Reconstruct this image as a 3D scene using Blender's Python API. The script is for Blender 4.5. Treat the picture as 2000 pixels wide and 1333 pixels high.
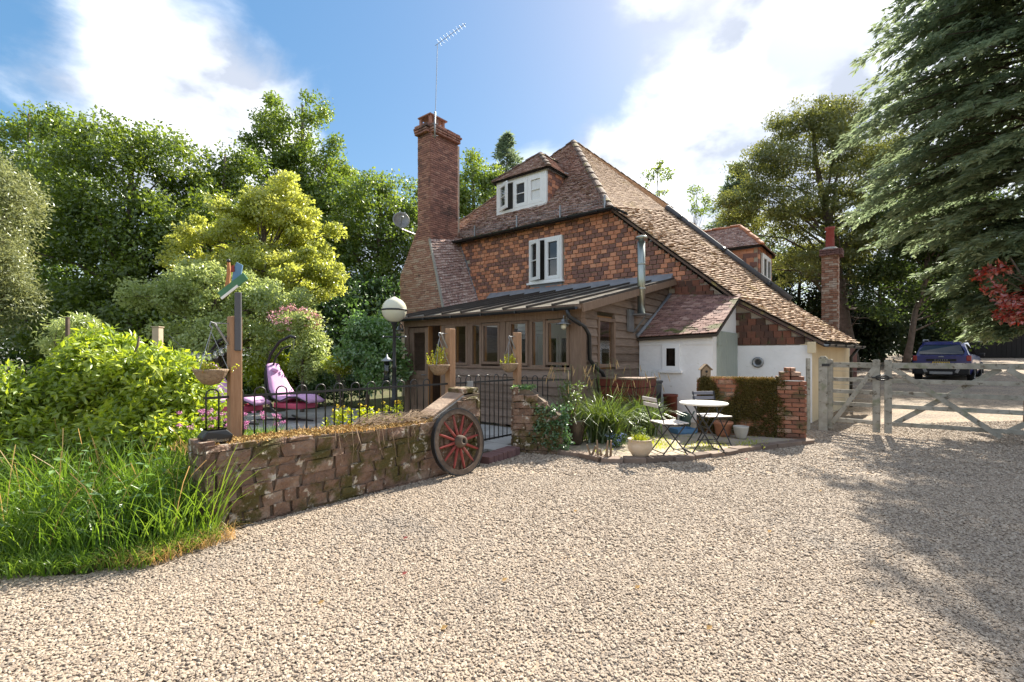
import bpy, bmesh, math, random
import numpy as np
from mathutils import Vector, Matrix, Euler, noise as mnoise

for o in list(bpy.data.objects): bpy.data.objects.remove(o)
sc = bpy.context.scene
COL = sc.collection
random.seed(7)
R = math.radians

# ------------------------------------------------------------------ camera
FPX, HZ, CAMH = 920.0, 694.0, 1.5          # focal length in photo pixels, horizon row, eye height
cam_d = bpy.data.cameras.new("camera"); cam = bpy.data.objects.new("camera", cam_d); COL.objects.link(cam)
cam.location = (0, 0, CAMH); cam.rotation_euler = (R(90), 0, 0)
cam_d.sensor_width = 36; cam_d.lens = 36 * FPX / 2000.0
cam_d.shift_y = (HZ - 666.5) / 2000.0
cam_d.clip_end = 900; cam_d.clip_start = 0.05
sc.camera = cam

def P(px, py, d):
    return Vector(((px - 1000) / FPX * d, d, CAMH + (HZ - py) / FPX * d))

# ------------------------------------------------------------------ light
SUN_AZ, SUN_EL = 35.5, 41.0
sdir = Vector((math.sin(R(SUN_AZ)) * math.cos(R(SUN_EL)), math.cos(R(SUN_AZ)) * math.cos(R(SUN_EL)), math.sin(R(SUN_EL))))
sl = bpy.data.lights.new("sun", 'SUN'); sl.energy = 2.9; sl.angle = R(0.6); sl.color = (1.0, 0.925, 0.80)
so = bpy.data.objects.new("sun", sl); COL.objects.link(so)
so.rotation_euler = sdir.to_track_quat('Z', 'Y').to_euler(); so.location = (20, 30, 30)

wd = bpy.data.worlds.new("World"); sc.world = wd; wd.use_nodes = True
def build_world():
    nt = wd.node_tree; N = nt.nodes; L = nt.links; N.clear()
    out = N.new('ShaderNodeOutputWorld'); bg = N.new('ShaderNodeBackground')
    bg.inputs['Strength'].default_value = 0.15
    sky = N.new('ShaderNodeTexSky'); sky.sky_type = 'NISHITA'; sky.sun_disc = False
    sky.sun_elevation = R(SUN_EL); sky.sun_rotation = R(SUN_AZ)
    sky.air_density = 1.0; sky.dust_density = 0.6; sky.ozone_density = 1.6
    tc = N.new('ShaderNodeTexCoord')
    nrm = N.new('ShaderNodeVectorMath'); nrm.operation = 'NORMALIZE'; L.new(tc.outputs['Generated'], nrm.inputs[0])
    mp = N.new('ShaderNodeMapping'); mp.inputs['Scale'].default_value = (1, 1, 1.7); mp.inputs['Location'].default_value = (3.1, 1.7, .4)
    L.new(nrm.outputs[0], mp.inputs['Vector'])
    nz = N.new('ShaderNodeTexNoise'); nz.inputs['Scale'].default_value = 4.2; nz.inputs['Detail'].default_value = 9
    nz.inputs['Roughness'].default_value = .58; nz.inputs['Distortion'].default_value = .35
    L.new(mp.outputs[0], nz.inputs['Vector'])
    bia = N.new('ShaderNodeMath'); bia.operation = 'ADD'; bia.inputs[1].default_value = .18; L.new(nz.outputs['Fac'], bia.inputs[0]); cur = bia.outputs[0]
    # cloud banks where they stand in the sky (direction, angular radius, weight)
    for px, py, rad, w in [(1480, 230, 13, .16), (1260, 290, 7, .14), (1700, 180, 10, .12), (1300, 50, 6, .06), (330, 150, 10, .19), (520, 180, 9, .19),
                           (170, 205, 7, .16), (600, 120, 4, .08), (990, 290, 5, .16), (200, 5, 4, .10),
                           (800, 120, 14, -.38), (1060, 130, 9, -.34), (40, 80, 7, -.22), (480, 20, 7, -.26), (1580, 95, 4, -.36), (740, 260, 6, -.14), (1130, 20, 7, -.16), (60, 190, 5, -.14), (1250, 170, 5, -.2), (1360, 60, 4, -.12)]:
        d = Vector(((px - 1000) / FPX, 1, (HZ - py) / FPX)).normalized()
        dt = N.new('ShaderNodeVectorMath'); dt.operation = 'DOT_PRODUCT'; dt.inputs[1].default_value = d
        L.new(nrm.outputs[0], dt.inputs[0])
        mr = N.new('ShaderNodeMapRange'); mr.interpolation_type = 'SMOOTHSTEP'
        mr.inputs['From Min'].default_value = math.cos(R(rad * 1.25)); mr.inputs['From Max'].default_value = math.cos(R(rad * .15))
        mr.inputs['To Min'].default_value = 0; mr.inputs['To Max'].default_value = w
        L.new(dt.outputs['Value'], mr.inputs['Value'])
        ad = N.new('ShaderNodeMath'); ad.operation = 'ADD'; L.new(cur, ad.inputs[0]); L.new(mr.outputs[0], ad.inputs[1]); cur = ad.outputs[0]
    ms = N.new('ShaderNodeMapRange'); ms.interpolation_type = 'SMOOTHSTEP'
    ms.inputs['From Min'].default_value = .46; ms.inputs['From Max'].default_value = .86
    L.new(cur, ms.inputs['Value'])
    # brightness inside the clouds
    nz2 = N.new('ShaderNodeTexNoise'); nz2.inputs['Scale'].default_value = 7; nz2.inputs['Detail'].default_value = 6; L.new(mp.outputs[0], nz2.inputs['Vector'])
    cr = N.new('ShaderNodeValToRGB'); cr.color_ramp.elements[0].position = .40; cr.color_ramp.elements[1].position = .82
    cr.color_ramp.elements[0].color = (1.0, 1.1, 1.3, 1); cr.color_ramp.elements[1].color = (3.6, 3.62, 3.65, 1)
    L.new(nz2.outputs['Fac'], cr.inputs[0])
    gm = N.new('ShaderNodeGamma'); gm.inputs['Gamma'].default_value = .5; L.new(sky.outputs[0], gm.inputs['Color'])
    hs = N.new('ShaderNodeHueSaturation'); hs.inputs['Saturation'].default_value = 1.9; hs.inputs['Value'].default_value = .55
    L.new(gm.outputs[0], hs.inputs['Color'])
    mx = N.new('ShaderNodeMix'); mx.data_type = 'RGBA'
    L.new(ms.outputs[0], mx.inputs['Factor']); L.new(hs.outputs[0], mx.inputs['A']); L.new(cr.outputs[0], mx.inputs['B'])
    L.new(mx.outputs['Result'], bg.inputs['Color']); L.new(bg.outputs[0], out.inputs[0])
build_world()
vs = sc.view_settings
vs.view_transform = 'Standard'; vs.look = 'None'; vs.gamma = 1; vs.exposure = 2.25; vs.use_curve_mapping = False
cy = sc.cycles
cy.use_denoising = True; cy.max_bounces = 8; cy.diffuse_bounces = 4; cy.glossy_bounces = 3; cy.transmission_bounces = 4; cy.transparent_max_bounces = 12
cy.caustics_reflective = False; cy.caustics_refractive = False
cy.sample_clamp_indirect = 6

# ------------------------------------------------------------------ materials
MATS = {}
def nodes_of(name):
    m = bpy.data.materials.new(name); m.use_nodes = True; MATS[name] = m
    nt = m.node_tree; nt.nodes.clear(); return m, nt.nodes, nt.links
def ramp(N, cols, stops=None):
    r = N.new('ShaderNodeValToRGB'); e = r.color_ramp.elements
    n = len(cols)
    while len(e) < n: e.new(.5)
    for i, c in enumerate(cols):
        e[i].position = stops[i] if stops else i / max(1, n - 1)
        e[i].color = (*c, 1)
    return r
def rnd_socket(N, L):
    g = N.new('ShaderNodeNewGeometry'); oi = N.new('ShaderNodeObjectInfo')
    a = N.new('ShaderNodeMath'); a.operation = 'ADD'; L.new(g.outputs['Random Per Island'], a.inputs[0]); L.new(oi.outputs['Random'], a.inputs[1])
    f = N.new('ShaderNodeMath'); f.operation = 'FRACT'; L.new(a.outputs[0], f.inputs[0])
    return f.outputs[0], g
def M(name, cols, rough=.85, ns=3.0, var=.6, bump=0.0, bs=40, spec=.3, metal=0, moss=None, moss2=None, stops=None, stretch=None, coat=0):
    m, N, L = nodes_of(name)
    out = N.new('ShaderNodeOutputMaterial'); b = N.new('ShaderNodeBsdfPrincipled')
    rs, g = rnd_socket(N, L)
    pos = g.outputs['Position']
    if stretch:
        tcn = N.new('ShaderNodeTexCoord'); mp = N.new('ShaderNodeMapping'); mp.inputs['Scale'].default_value = stretch
        L.new(tcn.outputs['Object'], mp.inputs[0]); pos = mp.outputs[0]
    nz = N.new('ShaderNodeTexNoise'); nz.inputs['Scale'].default_value = ns; nz.inputs['Detail'].default_value = 6; nz.inputs['Roughness'].default_value = .62
    L.new(pos, nz.inputs['Vector'])
    st = N.new('ShaderNodeMapRange'); st.inputs['From Min'].default_value = .25; st.inputs['From Max'].default_value = .75; L.new(nz.outputs['Fac'], st.inputs['Value'])
    mx = N.new('ShaderNodeMix'); mx.data_type = 'FLOAT'; mx.inputs['Factor'].default_value = var
    L.new(st.outputs[0], mx.inputs['A']); L.new(rs, mx.inputs['B'])
    r = ramp(N, cols, stops); L.new(mx.outputs['Result'], r.inputs[0]); col = r.outputs[0]
    for k, ms in enumerate((moss, moss2)):
        if not ms: continue
        mc, msc, th, soft = ms[:4]
        n2 = N.new('ShaderNodeTexNoise'); n2.inputs['Scale'].default_value = msc; n2.inputs['Detail'].default_value = 7; n2.inputs['Roughness'].default_value = .65
        ad = N.new('ShaderNodeVectorMath'); ad.operation = 'ADD'; ad.inputs[1].default_value = (7.3 * (k + 1), 3.1, 1.9); L.new(g.outputs['Position'], ad.inputs[0]); L.new(ad.outputs[0], n2.inputs['Vector'])
        mr = N.new('ShaderNodeMapRange'); mr.interpolation_type = 'SMOOTHSTEP'; mr.inputs['From Min'].default_value = th; mr.inputs['From Max'].default_value = th + soft
        L.new(n2.outputs['Fac'], mr.inputs['Value'])
        mm = N.new('ShaderNodeMix'); mm.data_type = 'RGBA'; L.new(mr.outputs[0], mm.inputs['Factor']); L.new(col, mm.inputs['A']); mm.inputs['B'].default_value = (*mc, 1)
        col = mm.outputs['Result']
    L.new(col, b.inputs['Base Color'])
    b.inputs['Roughness'].default_value = rough; b.inputs['Metallic'].default_value = metal
    b.inputs['Specular IOR Level'].default_value = spec; b.inputs['Coat Weight'].default_value = coat
    if bump:
        n3 = N.new('ShaderNodeTexNoise'); n3.inputs['Scale'].default_value = bs; n3.inputs['Detail'].default_value = 5; L.new(pos, n3.inputs['Vector'])
        bp = N.new('ShaderNodeBump'); bp.inputs['Strength'].default_value = 1; bp.inputs['Distance'].default_value = bump
        L.new(n3.outputs['Fac'], bp.inputs['Height']); L.new(bp.outputs[0], b.inputs['Normal'])
    L.new(b.outputs[0], out.inputs[0])
    return m
def LEAF(name, cols, trans=.42, gloss=.06, grough=.35, ns=.6):
    m, N, L = nodes_of(name)
    out = N.new('ShaderNodeOutputMaterial'); rs, g = rnd_socket(N, L)
    nz = N.new('ShaderNodeTexNoise'); nz.inputs['Scale'].default_value = ns; nz.inputs['Detail'].default_value = 3; L.new(g.outputs['Position'], nz.inputs['Vector'])
    st = N.new('ShaderNodeMapRange'); st.inputs['From Min'].default_value = .3; st.inputs['From Max'].default_value = .7; L.new(nz.outputs['Fac'], st.inputs['Value'])
    mx = N.new('ShaderNodeMix'); mx.data_type = 'FLOAT'; mx.inputs['Factor'].default_value = .5; L.new(st.outputs[0], mx.inputs['A']); L.new(rs, mx.inputs['B'])
    r = ramp(N, cols); L.new(mx.outputs['Result'], r.inputs[0])
    d = N.new('ShaderNodeBsdfDiffuse'); t = N.new('ShaderNodeBsdfTranslucent'); gl = N.new('ShaderNodeBsdfGlossy')
    L.new(r.outputs[0], d.inputs['Color'])
    hs = N.new('ShaderNodeHueSaturation'); hs.inputs['Hue'].default_value = .485; hs.inputs['Saturation'].default_value = 1.1; hs.inputs['Value'].default_value = 2.2
    L.new(r.outputs[0], hs.inputs['Color']); L.new(hs.outputs[0], t.inputs['Color'])
    gl.inputs['Roughness'].default_value = grough; gl.inputs['Color'].default_value = (.9, .95, .9, 1)
    m1 = N.new('ShaderNodeMixShader'); m1.inputs[0].default_value = trans; L.new(d.outputs[0], m1.inputs[1]); L.new(t.outputs[0], m1.inputs[2])
    m2 = N.new('ShaderNodeMixShader'); m2.inputs[0].default_value = gloss; L.new(m1.outputs[0], m2.inputs[1]); L.new(gl.outputs[0], m2.inputs[2])
    L.new(m2.outputs[0], out.inputs[0]); return m
def GLASS(name, tint=(1, 1, 1), refl=.012, rough=.02):
    m, N, L = nodes_of(name)
    out = N.new('ShaderNodeOutputMaterial'); t = N.new('ShaderNodeBsdfTransparent'); t.inputs[0].default_value = (*tint, 1)
    g = N.new('ShaderNodeBsdfGlossy'); g.inputs['Roughness'].default_value = rough
    lw = N.new('ShaderNodeLayerWeight'); lw.inputs['Blend'].default_value = .12
    mr = N.new('ShaderNodeMapRange'); mr.inputs['To Min'].default_value = refl; mr.inputs['To Max'].default_value = .5; L.new(lw.outputs['Fresnel'], mr.inputs['Value'])
    mx = N.new('ShaderNodeMixShader'); L.new(mr.outputs[0], mx.inputs[0]); L.new(t.outputs[0], mx.inputs[1]); L.new(g.outputs[0], mx.inputs[2])
    L.new(mx.outputs[0], out.inputs[0]); return m

M('hang_tile', [(.19, .105, .09), (.27, .135, .10), (.50, .21, .12), (.60, .265, .155), (.66, .33, .20)], rough=.8, ns=9, var=.8, bump=.004, bs=30, stops=[0, .42, .52, .75, 1], moss=((.30, .22, .16), 14, .66, .12))
M('hang_tile_dark', [(.055, .035, .03), (.10, .055, .04), (.17, .075, .05), (.26, .10, .06)], rough=.85, ns=4, var=.6, bump=.005, bs=30, moss=((.09, .09, .04), 5, .56, .14), moss2=((.55, .52, .46), 22, .7, .05))
M('mortar', [(.40, .33, .26), (.52, .45, .36)], ns=12, var=0, bump=.006, bs=60)
M('roof_tile', [(.18, .11, .098), (.31, .19, .16), (.43, .28, .235), (.56, .43, .37)], rough=.9, ns=5, var=.7, bump=.006, bs=30, moss=((.62, .55, .49), 17, .54, .09), moss2=((.24, .20, .07), 1.6, .62, .18))
M('roof_tile_moss', [(.23, .15, .11), (.36, .25, .18), (.48, .35, .25), (.60, .47, .35)], rough=.95, ns=4, var=.55, bump=.008, bs=30, moss=((.42, .31, .12), 1.8, .54, .22), moss2=((.50, .46, .38), 20, .64, .08))
M('lean_tile', [(.11, .068, .06), (.19, .10, .085), (.27, .15, .12), (.40, .27, .22)], rough=.85, ns=6, var=.7, bump=.005, bs=30, moss=((.10, .10, .03), 1.9, .55, .10), moss2=((.5, .46, .40), 18, .68, .06))
M('roof_under', [(.05, .04, .03), (.09, .07, .055)], ns=8)
M('hip_tile', [(.085, .06, .05), (.14, .095, .075), (.22, .15, .11)], ns=6, var=.5, bump=.008, bs=25, moss=((.34, .28, .10), 3, .52, .18))
M('old_brick', [(.14, .09, .08), (.27, .135, .105), (.38, .19, .14), (.46, .28, .21)], ns=5, var=.65, bump=.005, bs=40, moss=((.07, .055, .05), 1.1, .55, .16), moss2=((.42, .38, .32), 26, .66, .08))
M('breast_brick', [(.24, .14, .11), (.38, .20, .145), (.46, .29, .22), (.52, .40, .32)], ns=5, var=.65, bump=.005, bs=40, moss=((.10, .085, .075), 2.6, .60, .12), moss2=((.45, .41, .34), 24, .66, .08))
M('white_brick', [(.16, .09, .07), (.30, .15, .10), (.45, .36, .30), (.55, .50, .44)], ns=9, var=.5, bump=.005, bs=40, moss=((.08, .06, .05), 3, .58, .12))
M('moss_brick', [(.17, .075, .05), (.30, .12, .07), (.40, .16, .09), (.42, .34, .26)], ns=4, var=.75, bump=.006, bs=40, moss=((.085, .075, .025), 2.3, .42, .12), moss2=((.13, .08, .03), 5, .53, .12))
M('wall_stone', [(.085, .058, .042), (.14, .09, .065), (.20, .125, .088), (.26, .18, .13), (.36, .28, .215)], ns=7, var=.34, bump=.03, bs=24, moss=((.085, .070, .022), 2.4, .48, .12), moss2=((.50, .45, .37), 9, .56, .10))
M('stone_core', [(.10, .075, .055), (.19, .145, .105)], ns=8, var=0, bump=.01, bs=30)
M('white_wall', [(.74, .73, .71), (.82, .81, .80), (.86, .86, .85)], rough=.9, ns=1.6, var=0, bump=.01, bs=9, moss=((.66, .62, .54), 2.4, .60, .2), moss2=((.52, .52, .44), 6, .64, .12))
M('cream_wall', [(.58, .47, .30), (.70, .60, .42)], ns=2, var=0, bump=.006, bs=14)
M('white_paint', [(.80, .80, .79), (.86, .86, .85)], rough=.45, ns=4, var=.3, spec=.5)
M('dark_timber', [(.14, .09, .062), (.21, .14, .098), (.30, .21, .15)], rough=.75, ns=5, var=.35, bump=.003, bs=9, stretch=(6, 6, .8))
M('board', [(.10, .07, .052), (.165, .118, .088), (.24, .175, .135), (.31, .24, .19)], rough=.85, ns=4, var=.5, bump=.004, bs=12, stretch=(1.2, 1.2, 8))
M('orange_timber', [(.25, .12, .05), (.36, .18, .07)], ns=4, var=.2)
M('post_timber', [(.26, .145, .08), (.36, .21, .12), (.44, .27, .165)], rough=.8, ns=5, var=.25, bump=.003, bs=10, stretch=(9, 9, .9), moss=((.14, .075, .045), 3, .66, .05))
M('porch_roof', [(.13, .12, .105), (.20, .185, .16), (.30, .27, .22)], spec=.05, rough=.95, ns=3, var=.2, bump=.003, bs=20)
M('pale_timber', [(.40, .31, .21), (.55, .45, .33)], ns=5, var=.3, bump=.003, bs=20)
M('lead', [(.16, .17, .19), (.26, .275, .30)], rough=.5, ns=5, var=0, bump=.008, bs=9, spec=.5)
M('cement', [(.30, .28, .25), (.42, .40, .36)], ns=8, var=0, bump=.004, bs=40)
M('black_plastic', [(.012, .013, .015), (.022, .023, .025)], rough=.35, ns=5, var=0, spec=.5)
M('black_iron', [(.010, .010, .011), (.02, .02, .021)], rough=.42, ns=9, var=0, spec=.5)
M('steel', [(.30, .33, .30), (.40, .43, .39)], rough=.33, metal=1, ns=2, var=0)
M('galvanised', [(.26, .27, .28), (.36, .37, .38)], rough=.5, metal=.8, ns=8, var=0)
M('grey_metal', [(.20, .20, .20), (.34, .33, .32)], rough=.5, metal=.6, ns=6, var=0)
M('green_door', [(.30, .34, .30), (.36, .40, .36)], rough=.6, ns=3, var=.3, bump=.002, bs=30)
M('dark_room', [(.02, .02, .018), (.05, .045, .04)], ns=2, var=0)
M('gate_wood', [(.17, .16, .13), (.32, .30, .25), (.46, .43, .365)], rough=.9, ns=6, var=.3, bump=.006, bs=18, moss=((.12, .095, .065), 11, .54, .14), moss2=((.20, .21, .13), 3.5, .52, .2))
M('pier_brick', [(.14, .07, .048), (.25, .105, .065), (.34, .145, .085), (.38, .30, .23)], ns=6, var=.8, bump=.006, bs=40, moss=((.09, .075, .03), 3.2, .50, .14))
M('bar_timber', [(.05, .042, .036), (.085, .07, .06)], ns=6, var=.3)
M('wheel_wood', [(.055, .042, .033), (.11, .08, .06), (.16, .12, .09)], ns=9, var=.2, bump=.003, bs=30)
M('wheel_red', [(.17, .032, .028), (.26, .055, .045), (.24, .10, .085)], ns=9, var=.4, bump=.002, bs=30)
M('rust', [(.11, .03, .02), (.20, .05, .03)], ns=6, var=0, rough=.6)
M('terracotta', [(.34, .14, .075), (.44, .20, .11)], ns=8, var=0)
M('cream_pot', [(.46, .35, .23), (.58, .46, .32), (.62, .52, .40)], ns=5, var=0, rough=.6, bump=.003, bs=20)
M('grey_pot', [(.40, .36, .30), (.52, .48, .42)], ns=9, var=0, rough=.6)
M('dark_glaze', [(.03, .022, .016), (.07, .048, .03)], ns=4, var=0, rough=.16, spec=.6)
M('chair_grey', [(.13, .13, .15), (.19, .19, .22)], ns=8, var=.3, rough=.5)
M('chair_pale', [(.55, .50, .46), (.66, .62, .58)], ns=8, var=.3, rough=.55)
M('table_white', [(.70, .68, .62), (.78, .77, .72)], ns=4, var=0, rough=.4)
M('pink_cloth', [(.56, .30, .52), (.68, .42, .62)], ns=3, var=0, rough=.9)
M('red_cloth', [(.60, .09, .16), (.68, .14, .22)], ns=3, var=0, rough=.9)
M('coir', [(.16, .11, .07), (.30, .22, .15), (.40, .31, .22)], ns=40, var=.2, bump=.012, bs=60)
M('opal', [(.62, .60, .46), (.70, .68, .54)], ns=2, var=0, rough=.18, spec=.6)
M('slab', [(.24, .23, .21), (.34, .33, .31), (.42, .41, .39)], ns=3, var=.5, bump=.004, bs=30)
M('patio_stone', [(.27, .22, .17), (.36, .30, .23), (.42, .36, .29)], ns=3, var=.3, bump=.006, bs=25, moss=((.14, .16, .04), 1.8, .56, .14))
M('edge_stone', [(.10, .075, .06), (.18, .13, .10), (.26, .20, .16)], ns=5, var=.6, bump=.006, bs=25)
M('step_brick', [(.13, .075, .075), (.20, .11, .10)], ns=5, var=.7, bump=.004, bs=25)
M('soil', [(.045, .034, .024), (.09, .07, .045), (.13, .10, .06)], ns=6, var=0, bump=.03, bs=12)
M('earth', [(.05, .055, .022), (.08, .085, .03), (.11, .09, .05)], ns=.7, var=0, bump=.03, bs=6)
M('bark', [(.07, .055, .042), (.13, .10, .08), (.19, .15, .12)], ns=5, var=0, bump=.03, bs=10)
M('pale_bark', [(.16, .13, .10), (.27, .22, .18), (.34, .29, .24)], ns=4, var=0, bump=.03, bs=9)
M('twig', [(.16, .11, .07), (.28, .20, .13)], ns=6, var=.5)
M('shed_wood', [(.016, .014, .013), (.028, .025, .023)], ns=3, var=.4, rough=.8)
M('sign_white', [(.55, .56, .58), (.62, .63, .65)], ns=4, var=0)
M('sign_ink', [(.10, .10, .11), (.12, .12, .13)], var=0)
M('car_blue', [(.010, .014, .11), (.014, .02, .15)], rough=.28, ns=2, var=0, spec=.6, coat=.6)
M('car_black', [(.010, .010, .011), (.018, .018, .02)], rough=.45, ns=3, var=0)
M('tyre', [(.012, .012, .012), (.02, .02, .02)], rough=.85, var=0)
M('red_lens', [(.22, .01, .012), (.30, .02, .02)], rough=.15, var=0, spec=.6)
M('plate_yellow', [(.62, .42, .04), (.68, .47, .06)], rough=.5, var=0)
M('tar', [(.02, .02, .02), (.03, .03, .03)], var=0)
M('green_paint', [(.06, .17, .09), (.10, .22, .13)], var=.2, ns=9)
M('white_flat', [(.75, .75, .72), (.8, .8, .77)], var=0)
M('orange_paint', [(.36, .16, .07), (.44, .21, .09)], var=0)
M('blue_paint', [(.10, .20, .34), (.14, .27, .42)], var=0)
M('slate_grey', [(.085, .085, .092), (.11, .11, .12)], var=0, rough=.7)
M('bird_wood', [(.22, .15, .09), (.34, .25, .16)], ns=8, var=.3, bump=.003, bs=30)
M('flower_pink', [(.62, .22, .46), (.78, .38, .60)], var=.9)
M('flower_rose', [(.66, .32, .34), (.78, .45, .44)], var=.9)
M('flower_blue', [(.22, .28, .62), (.42, .46, .78)], var=.9)
M('flower_yellow', [(.70, .50, .03), (.80, .60, .06)], var=.9)
M('straw', [(.33, .21, .09), (.46, .31, .13), (.56, .41, .20)], var=.8)
M('moss_gold', [(.32, .21, .07), (.44, .30, .11), (.38, .22, .085)], var=.8)
GLASS('glass'); GLASS('window_glass', tint=(.25, .28, .26), refl=.10); GLASS('roof_glass', tint=(.42, .43, .43), refl=.05, rough=.25); GLASS('car_glass', tint=(.04, .04, .05), refl=.10)
GLASS('bulb_glass', tint=(.95, .95, .92), refl=.2)
LEAF('leaf_mid', [(.06, .10, .018), (.11, .165, .026), (.18, .23, .04)])
LEAF('leaf_dark', [(.032, .072, .020), (.058, .114, .029), (.099, .161, .040)], trans=.36)
LEAF('leaf_oak', [(.06, .105, .02), (.115, .175, .03), (.20, .25, .045)])
LEAF('leaf_yellow', [(.20, .25, .055), (.30, .335, .075), (.41, .425, .11)], trans=.46)
LEAF('leaf_pale', [(.185, .246, .086), (.282, .343, .122), (.393, .441, .173)], trans=.40)
LEAF('leaf_willow', [(.14, .165, .07), (.20, .225, .095), (.27, .285, .125)], trans=.35)
LEAF('leaf_bush', [(.09, .155, .025), (.23, .31, .04), (.44, .48, .07)], trans=.42, gloss=.05, grough=.42)
LEAF('leaf_shrub', [(.074, .156, .046), (.125, .230, .062), (.208, .312, .084)], trans=.38, gloss=.10)
LEAF('leaf_lime', [(.163, .229, .020), (.278, .328, .032), (.361, .393, .049)], trans=.45)
LEAF('leaf_grass', [(.054, .117, .018), (.109, .190, .029), (.181, .254, .044)], trans=.46, gloss=.025)
LEAF('leaf_sedge', [(.04, .075, .015), (.075, .12, .02), (.13, .17, .03)], trans=.42, gloss=.10)
LEAF('leaf_conifer', [(.09, .13, .078), (.15, .195, .112), (.22, .26, .15)], trans=.42, gloss=.05)
LEAF('leaf_cedar', [(.07, .09, .026), (.12, .14, .036), (.20, .205, .055)], trans=.34)
LEAF('leaf_copper', [(.132, .021, .015), (.264, .046, .024), (.422, .099, .033)], trans=.45, gloss=.12)
LEAF('leaf_ivy', [(.033, .081, .025), (.057, .128, .036), (.090, .164, .051)], trans=.3, gloss=.09)
LEAF('leaf_moss', [(.05, .05, .014), (.10, .08, .022), (.17, .12, .035)], trans=.25, gloss=.01)
LEAF('leaf_drygrass', [(.253, .172, .069), (.368, .253, .103), (.460, .333, .149)], trans=.4, gloss=.03)
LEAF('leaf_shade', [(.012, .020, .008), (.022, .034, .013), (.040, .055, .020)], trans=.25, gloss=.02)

def POLY(name, col, tr):
    m, N, L = nodes_of(name); out = N.new('ShaderNodeOutputMaterial'); g = N.new('ShaderNodeNewGeometry'); nz = N.new('ShaderNodeTexNoise'); nz.inputs['Scale'].default_value = 3; nz.inputs['Detail'].default_value = 6; L.new(g.outputs['Position'], nz.inputs['Vector'])
    r = ramp(N, [tuple(c * .6 for c in col), col], [.35, .65]); L.new(nz.outputs['Fac'], r.inputs[0])
    d = N.new('ShaderNodeBsdfDiffuse'); t = N.new('ShaderNodeBsdfTranslucent'); mx = N.new('ShaderNodeMixShader'); mx.inputs[0].default_value = tr
    L.new(r.outputs[0], d.inputs['Color']); L.new(r.outputs[0], t.inputs['Color']); L.new(d.outputs[0], mx.inputs[1]); L.new(t.outputs[0], mx.inputs[2]); L.new(mx.outputs[0], out.inputs[0])
POLY('polycarbonate', (.58, .54, .47), .66)
LEAF('leaf_deep', [(.022, .042, .012), (.04, .066, .016), (.07, .10, .024)], trans=.35, gloss=.03)
M('can_green', [(.05, .09, .075), (.07, .12, .10)], var=0, rough=.5)
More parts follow.
